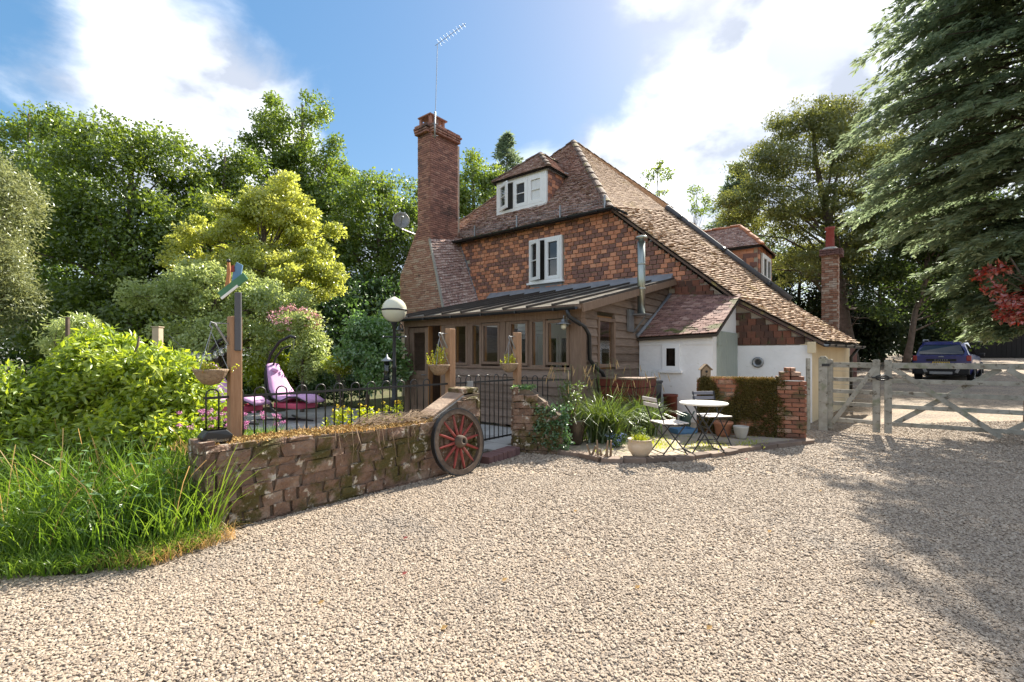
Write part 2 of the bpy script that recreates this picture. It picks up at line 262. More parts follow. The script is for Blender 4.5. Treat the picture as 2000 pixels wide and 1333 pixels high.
# ------------------------------------------------------------------ helpers
def link(o, parent=None):
    COL.objects.link(o)
    if parent is not None: o.parent = parent
    return o
def tag(o, label, cat, group=None):
    o['label'] = label; o['category'] = cat
    if group: o['group'] = group
    return o
def thing(name, label, cat, loc=(0, 0, 0), rz=0, group=None):
    e = bpy.data.objects.new(name, None); e.empty_display_size = .2; link(e)
    e.location = loc; e.rotation_euler = (0, 0, rz)
    return tag(e, label, cat, group)
class MB:
    def __init__(s): s.v = []; s.f = []
    def add(s, vs, fs):
        n = len(s.v); s.v += [tuple(v) for v in vs]; s.f += [tuple(i + n for i in f) for f in fs]; return s
    def box(s, x0, x1, y0, y1, z0, z1, mat=None):
        vs = [(x, y, z) for z in (z0, z1) for y in (y0, y1) for x in (x0, x1)]
        if mat is not None: vs = [mat @ Vector(v) for v in vs]
        return s.add(vs, [(0, 2, 3, 1), (4, 5, 7, 6), (0, 1, 5, 4), (2, 6, 7, 3), (0, 4, 6, 2), (1, 3, 7, 5)])
    def obox(s, c, sx, sy, sz, rot=None):
        m = Matrix.Translation(c) @ (rot.to_4x4() if rot is not None else Matrix())
        return s.box(-sx / 2, sx / 2, -sy / 2, sy / 2, -sz / 2, sz / 2, m)
    def bar(s, p, q, w, h=None, up=(0, 0, 1)):
        p, q = Vector(p), Vector(q); h = h or w; d = (q - p); l = d.length
        if l < 1e-6: return s
        d.normalize(); up = Vector(up)
        if abs(d.dot(up)) > .98: up = Vector((0, 1, 0)) if abs(d.y) < .9 else Vector((1, 0, 0))
        sd = d.cross(up).normalized(); u = sd.cross(d)
        m = Matrix((d, sd, u)).transposed().to_4x4(); m.translation = p
        return s.box(0, l, -w / 2, w / 2, -h / 2, h / 2, m)
    def tube(s, pts, r, n=8, cap=True):
        pts = [Vector(p) for p in pts]; k = len(pts)
        rs = r if isinstance(r, (list, tuple)) else [r] * k
        base = len(s.v); prev = None
        for i, p in enumerate(pts):
            d = (pts[min(i + 1, k - 1)] - pts[max(i - 1, 0)])
            d = d.normalized() if d.length > 1e-9 else Vector((0, 0, 1))
            if prev is None:
                ref = Vector((0, 0, 1)) if abs(d.z) < .9 else Vector((1, 0, 0)); a = d.cross(ref).normalized()
            else:
                a = (prev - d * prev.dot(d)); a = a.normalized() if a.length > 1e-6 else d.orthogonal().normalized()
            prev = a; b = d.cross(a)
            for j in range(n):
                t = 2 * math.pi * j / n; s.v.append(tuple(p + (a * math.cos(t) + b * math.sin(t)) * rs[i]))
        for i in range(k - 1):
            for j in range(n):
                s.f.append((base + i * n + j, base + i * n + (j + 1) % n, base + (i + 1) * n + (j + 1) % n, base + (i + 1) * n + j))
        if cap:
            s.f.append(tuple(base + j for j in reversed(range(n)))); s.f.append(tuple(base + (k - 1) * n + j for j in range(n)))
        return s
    def lathe(s, prof, n=20, c=(0, 0, 0), axis=None):
        base = len(s.v); c = Vector(c)
        for r, z in prof:
            for j in range(n):
                t = 2 * math.pi * j / n; p = Vector((r * math.cos(t), r * math.sin(t), z))
                if axis is not None: p = axis @ p
                s.v.append(tuple(c + p))
        for i in range(len(prof) - 1):
            for j in range(n):
                s.f.append((base + i * n + j, base + i * n + (j + 1) % n, base + (i + 1) * n + (j + 1) % n, base + (i + 1) * n + j))
        s.f.append(tuple(base + j for j in reversed(range(n)))); s.f.append(tuple(base + (len(prof) - 1) * n + j for j in range(n)))
        return s
    def prism(s, poly, vec):
        n = len(poly); poly = [Vector(p) for p in poly]; vec = Vector(vec)
        return s.add(poly + [p + vec for p in poly], [tuple(reversed(range(n))), tuple(range(n, 2 * n))] + [(i, (i + 1) % n, (i + 1) % n + n, i + n) for i in range(n)])
    def sphere(s, c, r, n=10, m=6, sz=1):
        return s.lathe([(max(1e-4, r * math.sin(math.pi * i / m)), -r * math.cos(math.pi * i / m) * sz) for i in range(m + 1)], n, c)
    def build(s, name, mat, parent=None, smooth=False, bevel=0, kind=None):
        me = bpy.data.meshes.new(name); me.from_pydata(s.v, [], s.f)
        if mat is not None: me.materials.append(MATS[mat])
        o = bpy.data.objects.new(name, me); link(o, parent)
        bm = bmesh.new(); bm.from_mesh(me); bmesh.ops.recalc_face_normals(bm, faces=bm.faces); bm.to_mesh(me); bm.free()
        if smooth: me.polygons.foreach_set('use_smooth', [True] * len(me.polygons))
        if bevel:
            b = o.modifiers.new('bevel', 'BEVEL'); b.width = bevel; b.segments = 2; b.limit_method = 'ANGLE'
        if kind: o['kind'] = kind
        return o
def fast_mesh(name, V, F, mat, parent=None, kind=None, smooth=False):
    V = np.asarray(V, dtype=np.float32); F = np.asarray(F, dtype=np.int32)
    me = bpy.data.meshes.new(name); k = F.shape[1]
    me.vertices.add(len(V)); me.vertices.foreach_set('co', V.ravel())
    me.loops.add(F.size); me.loops.foreach_set('vertex_index', F.ravel())
    me.polygons.add(len(F)); me.polygons.foreach_set('loop_start', np.arange(0, F.size, k, dtype=np.int32))
    me.polygons.foreach_set('use_smooth', np.full(len(F), smooth, dtype=bool))
    me.update(calc_edges=True); me.materials.append(MATS[mat])
    o = bpy.data.objects.new(name, me); link(o, parent)
    if kind: o['kind'] = kind
    return o
# shared block shapes for bricks, stones, tiles
def block_meshes(key, jit, n=5):
    out = []; rr = random.Random(hash(key) % 999 if False else len(key) * 13 + int(jit * 1000))
    for k in range(n):
        vs = []
        for z in (-.5, .5):
            for y in (-.5, .5):
                for x in (-.5, .5):
                    vs.append((x + rr.uniform(-jit, jit), y + rr.uniform(-jit, jit) * .6, z + rr.uniform(-jit, jit)))
        me = bpy.data.meshes.new(key); me.from_pydata(vs, [], [(0, 2, 3, 1), (4, 5, 7, 6), (0, 1, 5, 4), (2, 6, 7, 3), (0, 4, 6, 2), (1, 3, 7, 5)])
        bm = bmesh.new(); bm.from_mesh(me)
        if jit > .07:
            bmesh.ops.subdivide_edges(bm, edges=bm.edges[:], cuts=1, use_grid_fill=True)
            for v in bm.verts: v.co += Vector((rr.uniform(-1, 1) * .03, rr.uniform(-1, 1) * .10, rr.uniform(-1, 1) * .05)); v.co *= 1 - .05 * max(0, abs(v.co.x) + abs(v.co.z) - .75)
            bmesh.ops.recalc_face_normals(bm, faces=bm.faces); bm.to_mesh(me); bm.free(); out.append(me); continue
        fr = [f for f in bm.faces if f.calc_center_median().y < -.3]
        bmesh.ops.bevel(bm, geom=list({e for f in fr for e in f.edges}), offset=.07, segments=1, affect='EDGES')
        bmesh.ops.recalc_face_normals(bm, faces=bm.faces); bm.to_mesh(me); bm.free()
        out.append(me)
    return out
BLK = {}
def half_round(name):
    out = []
    for k in range(3):
        mb = MB(); n = 7; r2 = random.Random(k + 40)
        for x in (-.5, .5):
            w = .5 if x < 0 else .46
            for j in range(n): t = math.pi * j / (n - 1); mb.v.append((x + r2.uniform(-.03, .03), w * math.cos(t), (.95 if x < 0 else .8) * math.sin(t) - .5 + r2.uniform(-.05, .05)))
        mb.f = [(j, j + 1, n + j + 1, n + j) for j in range(n - 1)] + [tuple(range(n))[::-1], tuple(range(n, 2 * n))]
        me = bpy.data.meshes.new(name); me.from_pydata(mb.v, [], mb.f); out.append(me)
    return out
def pieces(name, boxes, mat, parent, jit=.03, limit=300, stuff_name=None, world_of=None, shape=None):
    """boxes: (centre, (sx,sy,sz), rot 3x3 or None) in the parent's space; front of a block is -y.
    The nearest `limit` become parts of their own, the rest one part of kind stuff."""
    key = (name, mat, jit)
    if key not in BLK:
        ms = shape(name) if shape else block_meshes(name, jit)
        for me in ms: me.materials.append(MATS[mat])
        BLK[key] = ms
    ms = BLK[key]; rr = random.Random(len(boxes))
    mw = Matrix()
    root = parent
    while root is not None:
        mw = Matrix.LocRotScale(root.location, root.rotation_euler, root.scale) @ mw; root = root.parent
    cl = Vector((0, 0, CAMH))
    order = sorted(range(len(boxes)), key=lambda i: (mw @ Vector(boxes[i][0]) - cl).length / math.sqrt(max(boxes[i][1][0], .01)))
    rest = []
    for rank, i in enumerate(order):
        c, sz, rot = boxes[i]; m = ms[rr.randrange(len(ms))]
        if rank < limit:
            o = bpy.data.objects.new(name, m); link(o, parent); o.location = c; o.scale = sz
            if rot is not None: o.rotation_euler = rot.to_euler()
        else: rest.append((c, sz, rot, m))
    if rest:
        V = []; F = []
        for c, sz, rot, m in rest:
            n = len(V); mt = Matrix.Translation(c) @ (rot.to_4x4() if rot is not None else Matrix()) @ Matrix.Diagonal((*sz, 1))
            V += [tuple(mt @ v.co) for v in m.vertices]; F += [tuple(n + k for k in p.vertices) for p in m.polygons]
        mb = MB(); mb.v = V; mb.f = F
        mb.build(stuff_name or ('far_' + name + 's'), mat, parent, kind='stuff')
def ROT(ux, uy, uz): return Matrix((Vector(ux), Vector(uy), Vector(uz))).transposed()

def tile_patch(mb, c00, c10, c11, c01, w=.17, gauge=.105, th=.014, jit=.012, rr=None, flip=1):
    """slabs laid in rows on a bilinear patch; v runs up the slope"""
    rr = rr or random.Random(3)
    c00, c10, c11, c01 = map(Vector, (c00, c10, c11, c01))
    def S(u, v): return (c00 * (1 - u) + c10 * u) * (1 - v) + (c01 * (1 - u) + c11 * u) * v
    ht = ((c01 - c00).length + (c11 - c10).length) / 2; rows = max(2, round(ht / gauge))
    for j in range(rows):
        v0 = j / rows; v1 = min(1, (j + 1.25) / rows)
        wd_ = (S(1, v0) - S(0, v0)).length
        if wd_ < .08: continue
        n = max(1, round(wd_ / w)); off = .5 if j % 2 else 0
        for i in range(-1, n + 1):
            u0 = max(0, (i + off) / n); u1 = min(1, (i + off + .97) / n)
            if u1 - u0 < .02 / wd_: continue
            a, b, c, d = S(u0, v0), S(u1, v0), S(u1, v1), S(u0, v1)
            nrm = (b - a).cross(d - a)
            if nrm.length < 1e-8: continue
            nrm.normalize(); nrm *= flip
            l1 = th * 1.6 + rr.uniform(0, jit); l2 = th * 1.6 + rr.uniform(0, jit); sl_ = (d - a).normalized() * rr.uniform(-jit, jit)
            a2, b2 = a + nrm * l1 + sl_, b + nrm * l2 + sl_; c2, d2 = c + nrm * .004, d + nrm * .004
            mb.add([a2, b2, c2, d2, a2 - nrm * th * 1.3, b2 - nrm * th * 1.3], [(0, 1, 2, 3), (4, 5, 1, 0), (4, 0, 3), (5, 2, 1)])
# ------------------------------------------------------------------ foliage builders
def leaves_mesh(name, pos, ax, nr, ln, wd_, mat, parent=None, kind=None, fold=.15):
    pos = np.asarray(pos); n = len(pos)
    ax = ax / (np.linalg.norm(ax, axis=1, keepdims=True) + 1e-9)
    sd = np.cross(ax, nr); sd /= (np.linalg.norm(sd, axis=1, keepdims=True) + 1e-9)
    nn = np.cross(sd, ax)
    ln = np.broadcast_to(np.asarray(ln, float).reshape(-1, 1), (n, 1)); wd_ = np.broadcast_to(np.asarray(wd_, float).reshape(-1, 1), (n, 1))
    mid = pos + ax * ln * .45 + nn * wd_ * fold
    V = np.stack([pos, mid + sd * wd_ / 2, pos + ax * ln, mid - sd * wd_ / 2], 1).reshape(-1, 3)
    F = np.arange(4 * n).reshape(-1, 4)
    return fast_mesh(name, V, F, mat, parent, kind)
def unit(rng, n):
    v = rng.normal(size=(n, 3)); return v / np.linalg.norm(v, axis=1, keepdims=True)
def clumps(rng, ells, n, shell=.5, up_bias=.25, zmin=None):
    """clump centres spread through a set of ellipsoids (cx,cy,cz,rx,ry,rz)"""
    E_ = np.array(ells, float); vol = (E_[:, 3] * E_[:, 4] * E_[:, 5]) ** .75; pick = rng.choice(len(E_), n, p=vol / vol.sum())
    d = unit(rng, n); d[:, 2] += up_bias; d /= np.linalg.norm(d, axis=1, keepdims=True)
    r = shell + (1 - shell) * rng.random(n) ** .7
    c = E_[pick, :3] + d * r[:, None] * E_[pick, 3:]
    if zmin is not None: c[:, 2] = np.maximum(c[:, 2], zmin + rng.random(n) * .3)
    return c, d
def leaf_cloud(rng, C, D, rad, per, flat=.75):
    n = len(C); k = per
    o = unit(rng, n * k); rr = rng.random(n * k) ** .45
    rc = np.repeat(rad * (.6 + .8 * rng.random(n)), k)
    off = o * (rr * rc)[:, None]; off[:, 2] *= flat
    pos = np.repeat(C, k, 0) + off
    nr = o * .7 + np.repeat(D, k, 0) * .3 + rng.normal(size=(n * k, 3)) * .55; nr[:, 2] += .45
    ax = rng.normal(size=(n * k, 3)); ax[:, 2] -= .25
    ax += o * .5
    return pos, ax, nr
def tree(name, label, cat, base, ells, n_clump, clump_r, per, leaf, mat, bark='bark', tr=.25, seed=1, shell=.45, group=None, aspect=.6, limbs=24, flat=.75, crown='crown', z0=None, trunk_top=.7, bare=0):
    rng = np.random.default_rng(seed); b = Vector(base)
    t = thing(name, label, cat, b, 0, group)
    E_ = [(e[0] - b.x, e[1] - b.y, e[2] - b.z, *e[3:]) for e in ells]
    C, D = clumps(rng, E_, n_clump, shell, zmin=.15)
    pos, ax, nr = leaf_cloud(rng, C, D, clump_r, per, flat)
    ln = leaf * (.7 + .6 * rng.random(len(pos)))
    leaves_mesh(crown, pos, ax, nr, ln, ln * aspect, mat, t)
    top = max(e[2] + e[5] * trunk_top for e in E_); tx = np.mean([e[0] for e in E_]); ty = np.mean([e[1] for e in E_])
    mb = MB(); k = 7; pts = []; rs = []
    for i in range(k):
        f = i / (k - 1); pts.append((tx * f + rng.normal() * .06 * top * .1, ty * f + rng.normal() * .06 * top * .1, -.3 if i == 0 else top * f)); rs.append(tr * (1 - .82 * f) * (1.35 if i == 0 else 1))
    mb.tube(pts, rs, 9)
    idx = rng.choice(len(C), min(limbs, len(C)), replace=False)
    for i in idx:
        f = np.clip(C[i, 2] / top * .75 + rng.normal() * .08, .18, .92); j = f * (k - 1); a = int(j); q = j - a
        s_ = Vector(pts[a]).lerp(Vector(pts[min(a + 1, k - 1)]), q); e_ = Vector(C[i]); mid = s_.lerp(e_, .5) + Vector((0, 0, .08 * (e_ - s_).length)) + Vector(rng.normal(size=3) * .1)
        r0 = tr * .34 * (1 - f * .6)
        mb.tube([s_, mid, e_], [r0, r0 * .6, r0 * .2], 5, False)
    for i in range(bare):
        f = rng.uniform(.15, .8); j = f * (k - 1); a = int(j); s_ = Vector(pts[a]).lerp(Vector(pts[min(a + 1, k - 1)]), j - a)
        an = rng.uniform(0, 6.28); l = rng.uniform(.4, 1) * E_[0][3]; e_ = s_ + Vector((math.cos(an) * l, math.sin(an) * l, rng.uniform(-.1, .35) * l)); mid = s_.lerp(e_, .5) + Vector((0, 0, rng.uniform(-.12, .1) * l))
        mb.tube([s_, mid, e_], [.05, .032, .012], 4, False)
        for q in range(5):
            g = rng.uniform(.3, 1); p = s_.lerp(mid, g * 2) if g < .5 else mid.lerp(e_, g * 2 - 1)
            mb.tube([p, p + Vector(rng.normal(size=3)) * .35 * l * .4], [.014, .006], 3, False)
    mb.build('trunk', bark, t, smooth=True)
    return t
def blades(name, bases, hgt, lean, width, mat, parent=None, kind=None, seed=0, segs=4, droop=.55, tipw=.12, updir=None):
    rng = np.random.default_rng(seed); B = np.asarray(bases, float); n = len(B)
    hgt = np.broadcast_to(hgt, (n,)) * (.65 + .5 * rng.random(n)); an = rng.random(n) * 6.283
    ld = np.stack([np.cos(an), np.sin(an), np.zeros(n)], 1); le = lean * (.3 + 1.0 * rng.random(n))
    an2 = an + rng.normal(size=n) * .9 + 1.57
    sd = np.stack([np.cos(an2), np.sin(an2), np.zeros(n)], 1)
    V = np.zeros((n, (segs + 1) * 2, 3))
    for k in range(segs + 1):
        f = k / segs
        c = B + ld * (le * hgt * (f * .35 + f * f * .75))[:, None]
        c[:, 2] += hgt * (f - droop * le * f ** 3)
        w = width * (1 - f ** 1.6 * (1 - tipw)) * (.7 + .6 * rng.random(n)) if k == 0 else width * (1 - f ** 1.6 * (1 - tipw))
        V[:, 2 * k] = c - sd * np.reshape(w, (-1, 1)) / 2 if np.ndim(w) else c - sd * w / 2
        V[:, 2 * k + 1] = c + sd * np.reshape(w, (-1, 1)) / 2 if np.ndim(w) else c + sd * w / 2
    q = np.array([[2 * k, 2 * k + 1, 2 * k + 3, 2 * k + 2] for k in range(segs)])
    F = (np.arange(n)[:, None, None] * (segs + 1) * 2 + q[None]).reshape(-1, 4)
    return fast_mesh(name, V.reshape(-1, 3), F, mat, parent, kind)
def in_poly(x, y, poly):
    c = np.zeros(np.shape(x), bool); n = len(poly)
    for i in range(n):
        x0, y0 = poly[i]; x1, y1 = poly[(i + 1) % n]
        cond = ((y0 > y) != (y1 > y)) & (x < (x1 - x0) * (y - y0) / (y1 - y0 + 1e-12) + x0)
        c ^= cond
    return c
# ------------------------------------------------------------------ ground
def gh(x, y):
    """ground height: the drive climbs gently beyond the gate on the right"""
    x = np.asarray(x, float); y = np.asarray(y, float); r = np.hypot(x, y)
    side = np.clip((x / np.maximum(y, .5) - .50) / .30, 0, 1); side = side * side * (3 - 2 * side)
    side = np.where(y < .5, 1, side)
    return .034 * np.clip(r - 11.8, 0, 60) * side
def gz_(x, y): return float(gh(x, y))
DRIVE = [(-14, -4), (-14, .8), (-5.2, 2.9), (-2.9, 3.2), (-2.35, 3.75), (-2.5, 4.05), (-.6, 6.5), (.1, 7.5), (2.5, 8.6), (6.0, 10.6), (8.3, 13.8), (13.5, 22), (24, 37), (70, 66), (70, -4)]
def make_ground():
    # one sheet to the horizon
    rad = [0, 2, 4, 6, 8, 10, 12, 14, 17, 20, 24, 28, 33, 40, 50, 65, 90, 130, 180, 245]; na = 96
    V = [(0, 3, -.012)]; F = []
    for r in rad[1:]:
        for j in range(na):
            t = 2 * math.pi * j / na; x, y = r * math.sin(t), r * math.cos(t); V.append((x, y, gz_(x, y) - .012))
    for j in range(na): F.append((0, 1 + (j + 1) % na, 1 + j))
    for i in range(len(rad) - 2):
        for j in range(na):
            a = 1 + i * na; F.append((a + j, a + (j + 1) % na, a + na + (j + 1) % na, a + na + j))
    mb = MB(); mb.v = V; mb.f = F
    g = mb.build('ground', 'earth', None, smooth=True, kind='structure')
    # gravel drive
    st = .3; xs = np.arange(-14, 70, st); ys = np.arange(-4, 66, st)
    X_, Y_ = np.meshgrid(xs, ys); ins = in_poly(X_ + st / 2, Y_ + st / 2, DRIVE)
    yy, xx = np.nonzero(ins); n = len(xx)
    q = np.stack([np.stack([xs[xx] + dx, ys[yy] + dy], 1) for dx, dy in ((0, 0), (st, 0), (st, st), (0, st))], 1).reshape(-1, 2)
    q, inv = np.unique(np.round(q, 3), axis=0, return_inverse=True)
    mnd = np.array([.012 * mnoise.noise(Vector((a * .9, b * .9, 0))) for a, b in q])
    V = np.column_stack([q, gh(q[:, 0], q[:, 1]) + mnd * 0 + .004]); F = inv.reshape(-1, 4)
    m, N, L = nodes_of('gravel')
    out = N.new('ShaderNodeOutputMaterial'); b = N.new('ShaderNodeBsdfPrincipled'); b.inputs['Roughness'].default_value = .9; b.inputs['Specular IOR Level'].default_value = .2
    ge = N.new('ShaderNodeNewGeometry'); vo = N.new('ShaderNodeTexVoronoi'); vo.inputs['Scale'].default_value = 34; L.new(ge.outputs['Position'], vo.inputs['Vector'])
    bw = N.new('ShaderNodeSeparateColor'); L.new(vo.outputs['Color'], bw.inputs[0])
    r = ramp(N, [(.155, .127, .1), (.285, .226, .17), (.36, .295, .224), (.41, .345, .275)], [0, .25, .65, 1]); L.new(bw.outputs[0], r.inputs[0])
    nz = N.new('ShaderNodeTexNoise'); nz.inputs['Scale'].default_value = .8; nz.inputs['Detail'].default_value = 5; L.new(ge.outputs['Position'], nz.inputs['Vector'])
    r2 = ramp(N, [(.72, .72, .74), (1.05, 1.0, .95)], [.35, .62]); L.new(nz.outputs['Fac'], r2.inputs[0])
    mu = N.new('ShaderNodeMix'); mu.data_type = 'RGBA'; mu.blend_type = 'MULTIPLY'; mu.inputs['Factor'].default_value = 1
    L.new(r.outputs[0], mu.inputs['A']); L.new(r2.outputs[0], mu.inputs['B']); L.new(mu.outputs['Result'], b.inputs['Base Color'])
    iv = N.new('ShaderNodeMath'); iv.operation = 'SUBTRACT'; iv.inputs[0].default_value = 1; L.new(vo.outputs['Distance'], iv.inputs[1])
    bp = N.new('ShaderNodeBump'); bp.inputs['Distance'].default_value = .012; L.new(iv.outputs[0], bp.inputs['Height']); L.new(bp.outputs[0], b.inputs['Normal'])
    L.new(b.outputs[0], out.inputs[0])
    fast_mesh('gravel_drive', V, F, 'gravel', None, 'structure', True)
make_ground()
PATIO = [(0.0, 7.30), (.48, 7.28), (1.02, 6.90), (1.24, 6.58), (1.85, 6.52), (2.26, 6.64), (2.86, 6.88), (3.91, 7.46), (5.06, 7.98), (5.15, 8.25), (3.6, 9.1), (4.3, 9.9), (2.84, 10.95), (1.15, 8.9), (.3, 8.5)]
WA = Vector((-2.56, 3.91, 0)); WU = Vector((.657, .754, 0)).normalized(); WN = Vector((-WU.y, WU.x, 0)); WL = 3.23

def pebbles():
    rng = np.random.default_rng(5)
    def pts(y0, y1, dens, zj):
        n = int((y1 - y0) * (1.24 * 2 * y1 + 3) * dens); y = y0 + (y1 - y0) * rng.random(n); x = (rng.random(n) - .5) * (1.24 * 2 * y1 + 3)
        ok = (np.abs(x) < 1.17 * y + 1.0) & in_poly(x, y, DRIVE) & ~in_poly(x, y, PATIO)
        # not under the stone wall
        s_ = (x - WA.x) * WU.x + (y - WA.y) * WU.y; o_ = (x - WA.x) * WN.x + (y - WA.y) * WN.y
        ok &= ~((s_ > -.3) & (o_ > -.02)) | (x > .1)
        x, y = x[ok], y[ok]
        nz = np.array([mnoise.noise(Vector((a * 1.6, b * 1.6, 3))) for a, b in zip(x, y)])
        return np.column_stack([x, y, gh(x, y) + .0045 + nz * .003 + rng.random(len(x)) * zj])
    bands = ((1.5, 3.4, 7000, .006, .0086), (3.4, 5.8, 3800, .006, .0108), (5.8, 10.0, 1200, .006, .0155))
    for nm in ('gravel_stones',):
        parts = [(pts(y0, y1, dens, zj), sz) for y0, y1, dens, zj, sz in bands]; V = np.vstack([v for v, _ in parts]); S_ = np.concatenate([np.full(len(v), z_) for v, z_ in parts]); sz = 1.0
        me = bpy.data.meshes.new(nm); me.vertices.add(len(V)); me.vertices.foreach_set('co', V.astype(np.float32).ravel()); me.update()
        at_ = me.attributes.new('stone_size', 'FLOAT', 'POINT'); at_.data.foreach_set('value', S_.astype(np.float32))
        o = bpy.data.objects.new(nm, me); link(o); o['kind'] = 'stuff'; tag(o, 'loose beige and grey pea gravel covering the drive', 'gravel')
        ng = bpy.data.node_groups.new('pebbles', 'GeometryNodeTree'); ng.interface.new_socket('Geometry', in_out='INPUT', socket_type='NodeSocketGeometry'); ng.interface.new_socket('Geometry', in_out='OUTPUT', socket_type='NodeSocketGeometry')
        N, L = ng.nodes, ng.links
        gi = N.new('NodeGroupInput'); go = N.new('NodeGroupOutput'); ip = N.new('GeometryNodeInstanceOnPoints')
        ico = N.new('GeometryNodeMeshIcoSphere'); ico.inputs['Radius'].default_value = sz; ico.inputs['Subdivisions'].default_value = 2
        sp = N.new('GeometryNodeSetPosition'); nt = N.new('ShaderNodeTexNoise'); nt.inputs['Scale'].default_value = .9 / sz; nt.inputs['Detail'].default_value = 1
        sb = N.new('ShaderNodeVectorMath'); sb.operation = 'SUBTRACT'; sb.inputs[1].default_value = (.5, .5, .5); L.new(nt.outputs['Color'], sb.inputs[0])
        scv = N.new('ShaderNodeVectorMath'); scv.operation = 'SCALE'; scv.inputs['Scale'].default_value = sz * 1.5; L.new(sb.outputs[0], scv.inputs[0])
        L.new(ico.outputs['Mesh'], sp.inputs['Geometry']); L.new(scv.outputs[0], sp.inputs['Offset'])
        sm = N.new('GeometryNodeSetMaterial'); sm.inputs['Material'].default_value = MATS['pebble']; L.new(sp.outputs[0], sm.inputs['Geometry'])
        rs = N.new('FunctionNodeRandomValue'); rs.data_type = 'FLOAT_VECTOR'; rs.inputs['Min'].default_value = (.7, .6, .34); rs.inputs['Max'].default_value = (1.5, 1.25, .66)
        rr = N.new('FunctionNodeRandomValue'); rr.data_type = 'FLOAT_VECTOR'; rr.inputs['Min'].default_value = (-.5, -.5, 0); rr.inputs['Max'].default_value = (.5, .5, 6.28); rr.inputs['Seed'].default_value = 4
        L.new(gi.outputs[0], ip.inputs['Points']); L.new(sm.outputs[0], ip.inputs['Instance']); na = N.new('GeometryNodeInputNamedAttribute'); na.data_type = 'FLOAT'; na.inputs['Name'].default_value = 'stone_size'; vs_ = N.new('ShaderNodeVectorMath'); vs_.operation = 'SCALE'; L.new(rs.outputs[0], vs_.inputs[0]); L.new(na.outputs[0], vs_.inputs['Scale']); L.new(vs_.outputs[0], ip.inputs['Scale'])
        e2r = N.new('FunctionNodeEulerToRotation'); L.new(rr.outputs[0], e2r.inputs[0]); L.new(e2r.outputs[0], ip.inputs['Rotation'])
        L.new(ip.outputs[0], go.inputs[0])
        md = o.modifiers.new('pebbles', 'NODES'); md.node_group = ng
        me.materials.append(MATS['pebble'])
M('pebble', [(.15, .125, .108), (.28, .222, .168), (.345, .276, .21), (.395, .325, .25), (.50, .43, .35)], moss=((.25, .215, .18), .5, .52, .26), rough=.8, ns=40, var=.85, stops=[0, .2, .5, .8, 1], spec=.35)
pebbles()
# ------------------------------------------------------------------ the cottage (local x = along the front, y = away, z = up)
HYAW = math.atan2(-.625, .781)
H0 = Vector((1.2, 8.85, 0))
house = thing('cottage', 'old brick and tile-hung cottage with steep tiled roofs, white lean-to and timber garden room', 'house', H0, HYAW)
HM = Matrix.Translation(H0) @ Matrix.Rotation(HYAW, 4, 'Z')
def HW(a, b, z): return HM @ Vector((a, b, z))
UP = Vector((0, 0, 1)); XA = Vector((1, 0, 0)); YA = Vector((0, 1, 0))
def fb(mb, o, ux, n, u0, u1, z0, z1, d0, d1):
    """box in a facade frame: u along the wall, z up, d out of the wall"""
    m = ROT(ux, -Vector(n), UP).to_4x4(); m.translation = Vector(o)
    return mb.box(u0, u1, -d1, -d0, z0, z1, m)
def window(name, o, ux, n, w, h, cols, rows=1, fr=.06, sash=.045, mat='white_paint', glass='window_glass', sill=True, depth=.07, open_col=None, sill_mat=None):
    """frame (part) with sashes, panes and a sill (sub-parts); o = lower left corner on the wall"""
    mb = MB()
    fb(mb, o, ux, n, 0, w, 0, fr, 0, depth); fb(mb, o, ux, n, 0, w, h - fr, h, 0, depth)
    fb(mb, o, ux, n, 0, fr, fr, h - fr, 0, depth); fb(mb, o, ux, n, w - fr, w, fr, h - fr, 0, depth)
    edges = [fr]; iw = (w - 2 * fr) / cols
    for c in range(1, cols): fb(mb, o, ux, n, fr + iw * c - .02, fr + iw * c + .02, fr, h - fr, 0, depth * .9)
    wn = mb.build(name, mat, house, bevel=.004)
    for c in range(cols):
        u0 = fr + iw * c + (.02 if c else 0); u1 = fr + iw * (c + 1) - (.02 if c < cols - 1 else 0)
        m = MB(); g = MB(); d0, d1 = depth * .25, depth * 1.15
        oo, uu, nn = Vector(o), Vector(ux), Vector(n)
        if open_col == c:   # hinged on its outer edge, standing ajar
            ang = R(24); piv = oo + uu * u0; uu2 = uu * math.cos(ang) + nn * math.sin(ang); nn2 = nn * math.cos(ang) - uu * math.sin(ang)
            oo = piv - uu2 * u0; uu, nn = uu2, nn2
        s = sash
        fb(m, oo, uu, nn, u0, u1, fr, fr + s, d0, d1); fb(m, oo, uu, nn, u0, u1, h - fr - s, h - fr, d0, d1)
        fb(m, oo, uu, nn, u0, u0 + s, fr + s, h - fr - s, d0, d1); fb(m, oo, uu, nn, u1 - s, u1, fr + s, h - fr - s, d0, d1)
        for r_ in range(1, rows):
            z = fr + (h - 2 * fr) * r_ / rows; fb(m, oo, uu, nn, u0 + s, u1 - s, z - .012, z + .012, d0, d1 * .9)
        m.build('sash', mat, wn)
        fb(g, oo, uu, nn, u0 + s, u1 - s, fr + s, h - fr - s, d0 + .01, d0 + .016); g.build('pane', glass, wn)
    k = MB(); fb(k, o, ux, n, fr * .6, w - fr * .6, fr * .6, h - fr * .6, .001, .006); k.build('dark_room_sheet', 'dark_room', wn)  # dark sheet on the wall face, painted to stand for the unlit room
    if sill:
        k = MB(); fb(k, o, ux, n, -.06, w + .06, -.06, -.003, -.02, depth + .05); k.build('sill', sill_mat or mat, wn, bevel=.004)
    return wn
FR = (0, -1, 0); RT = (1, 0, 0)
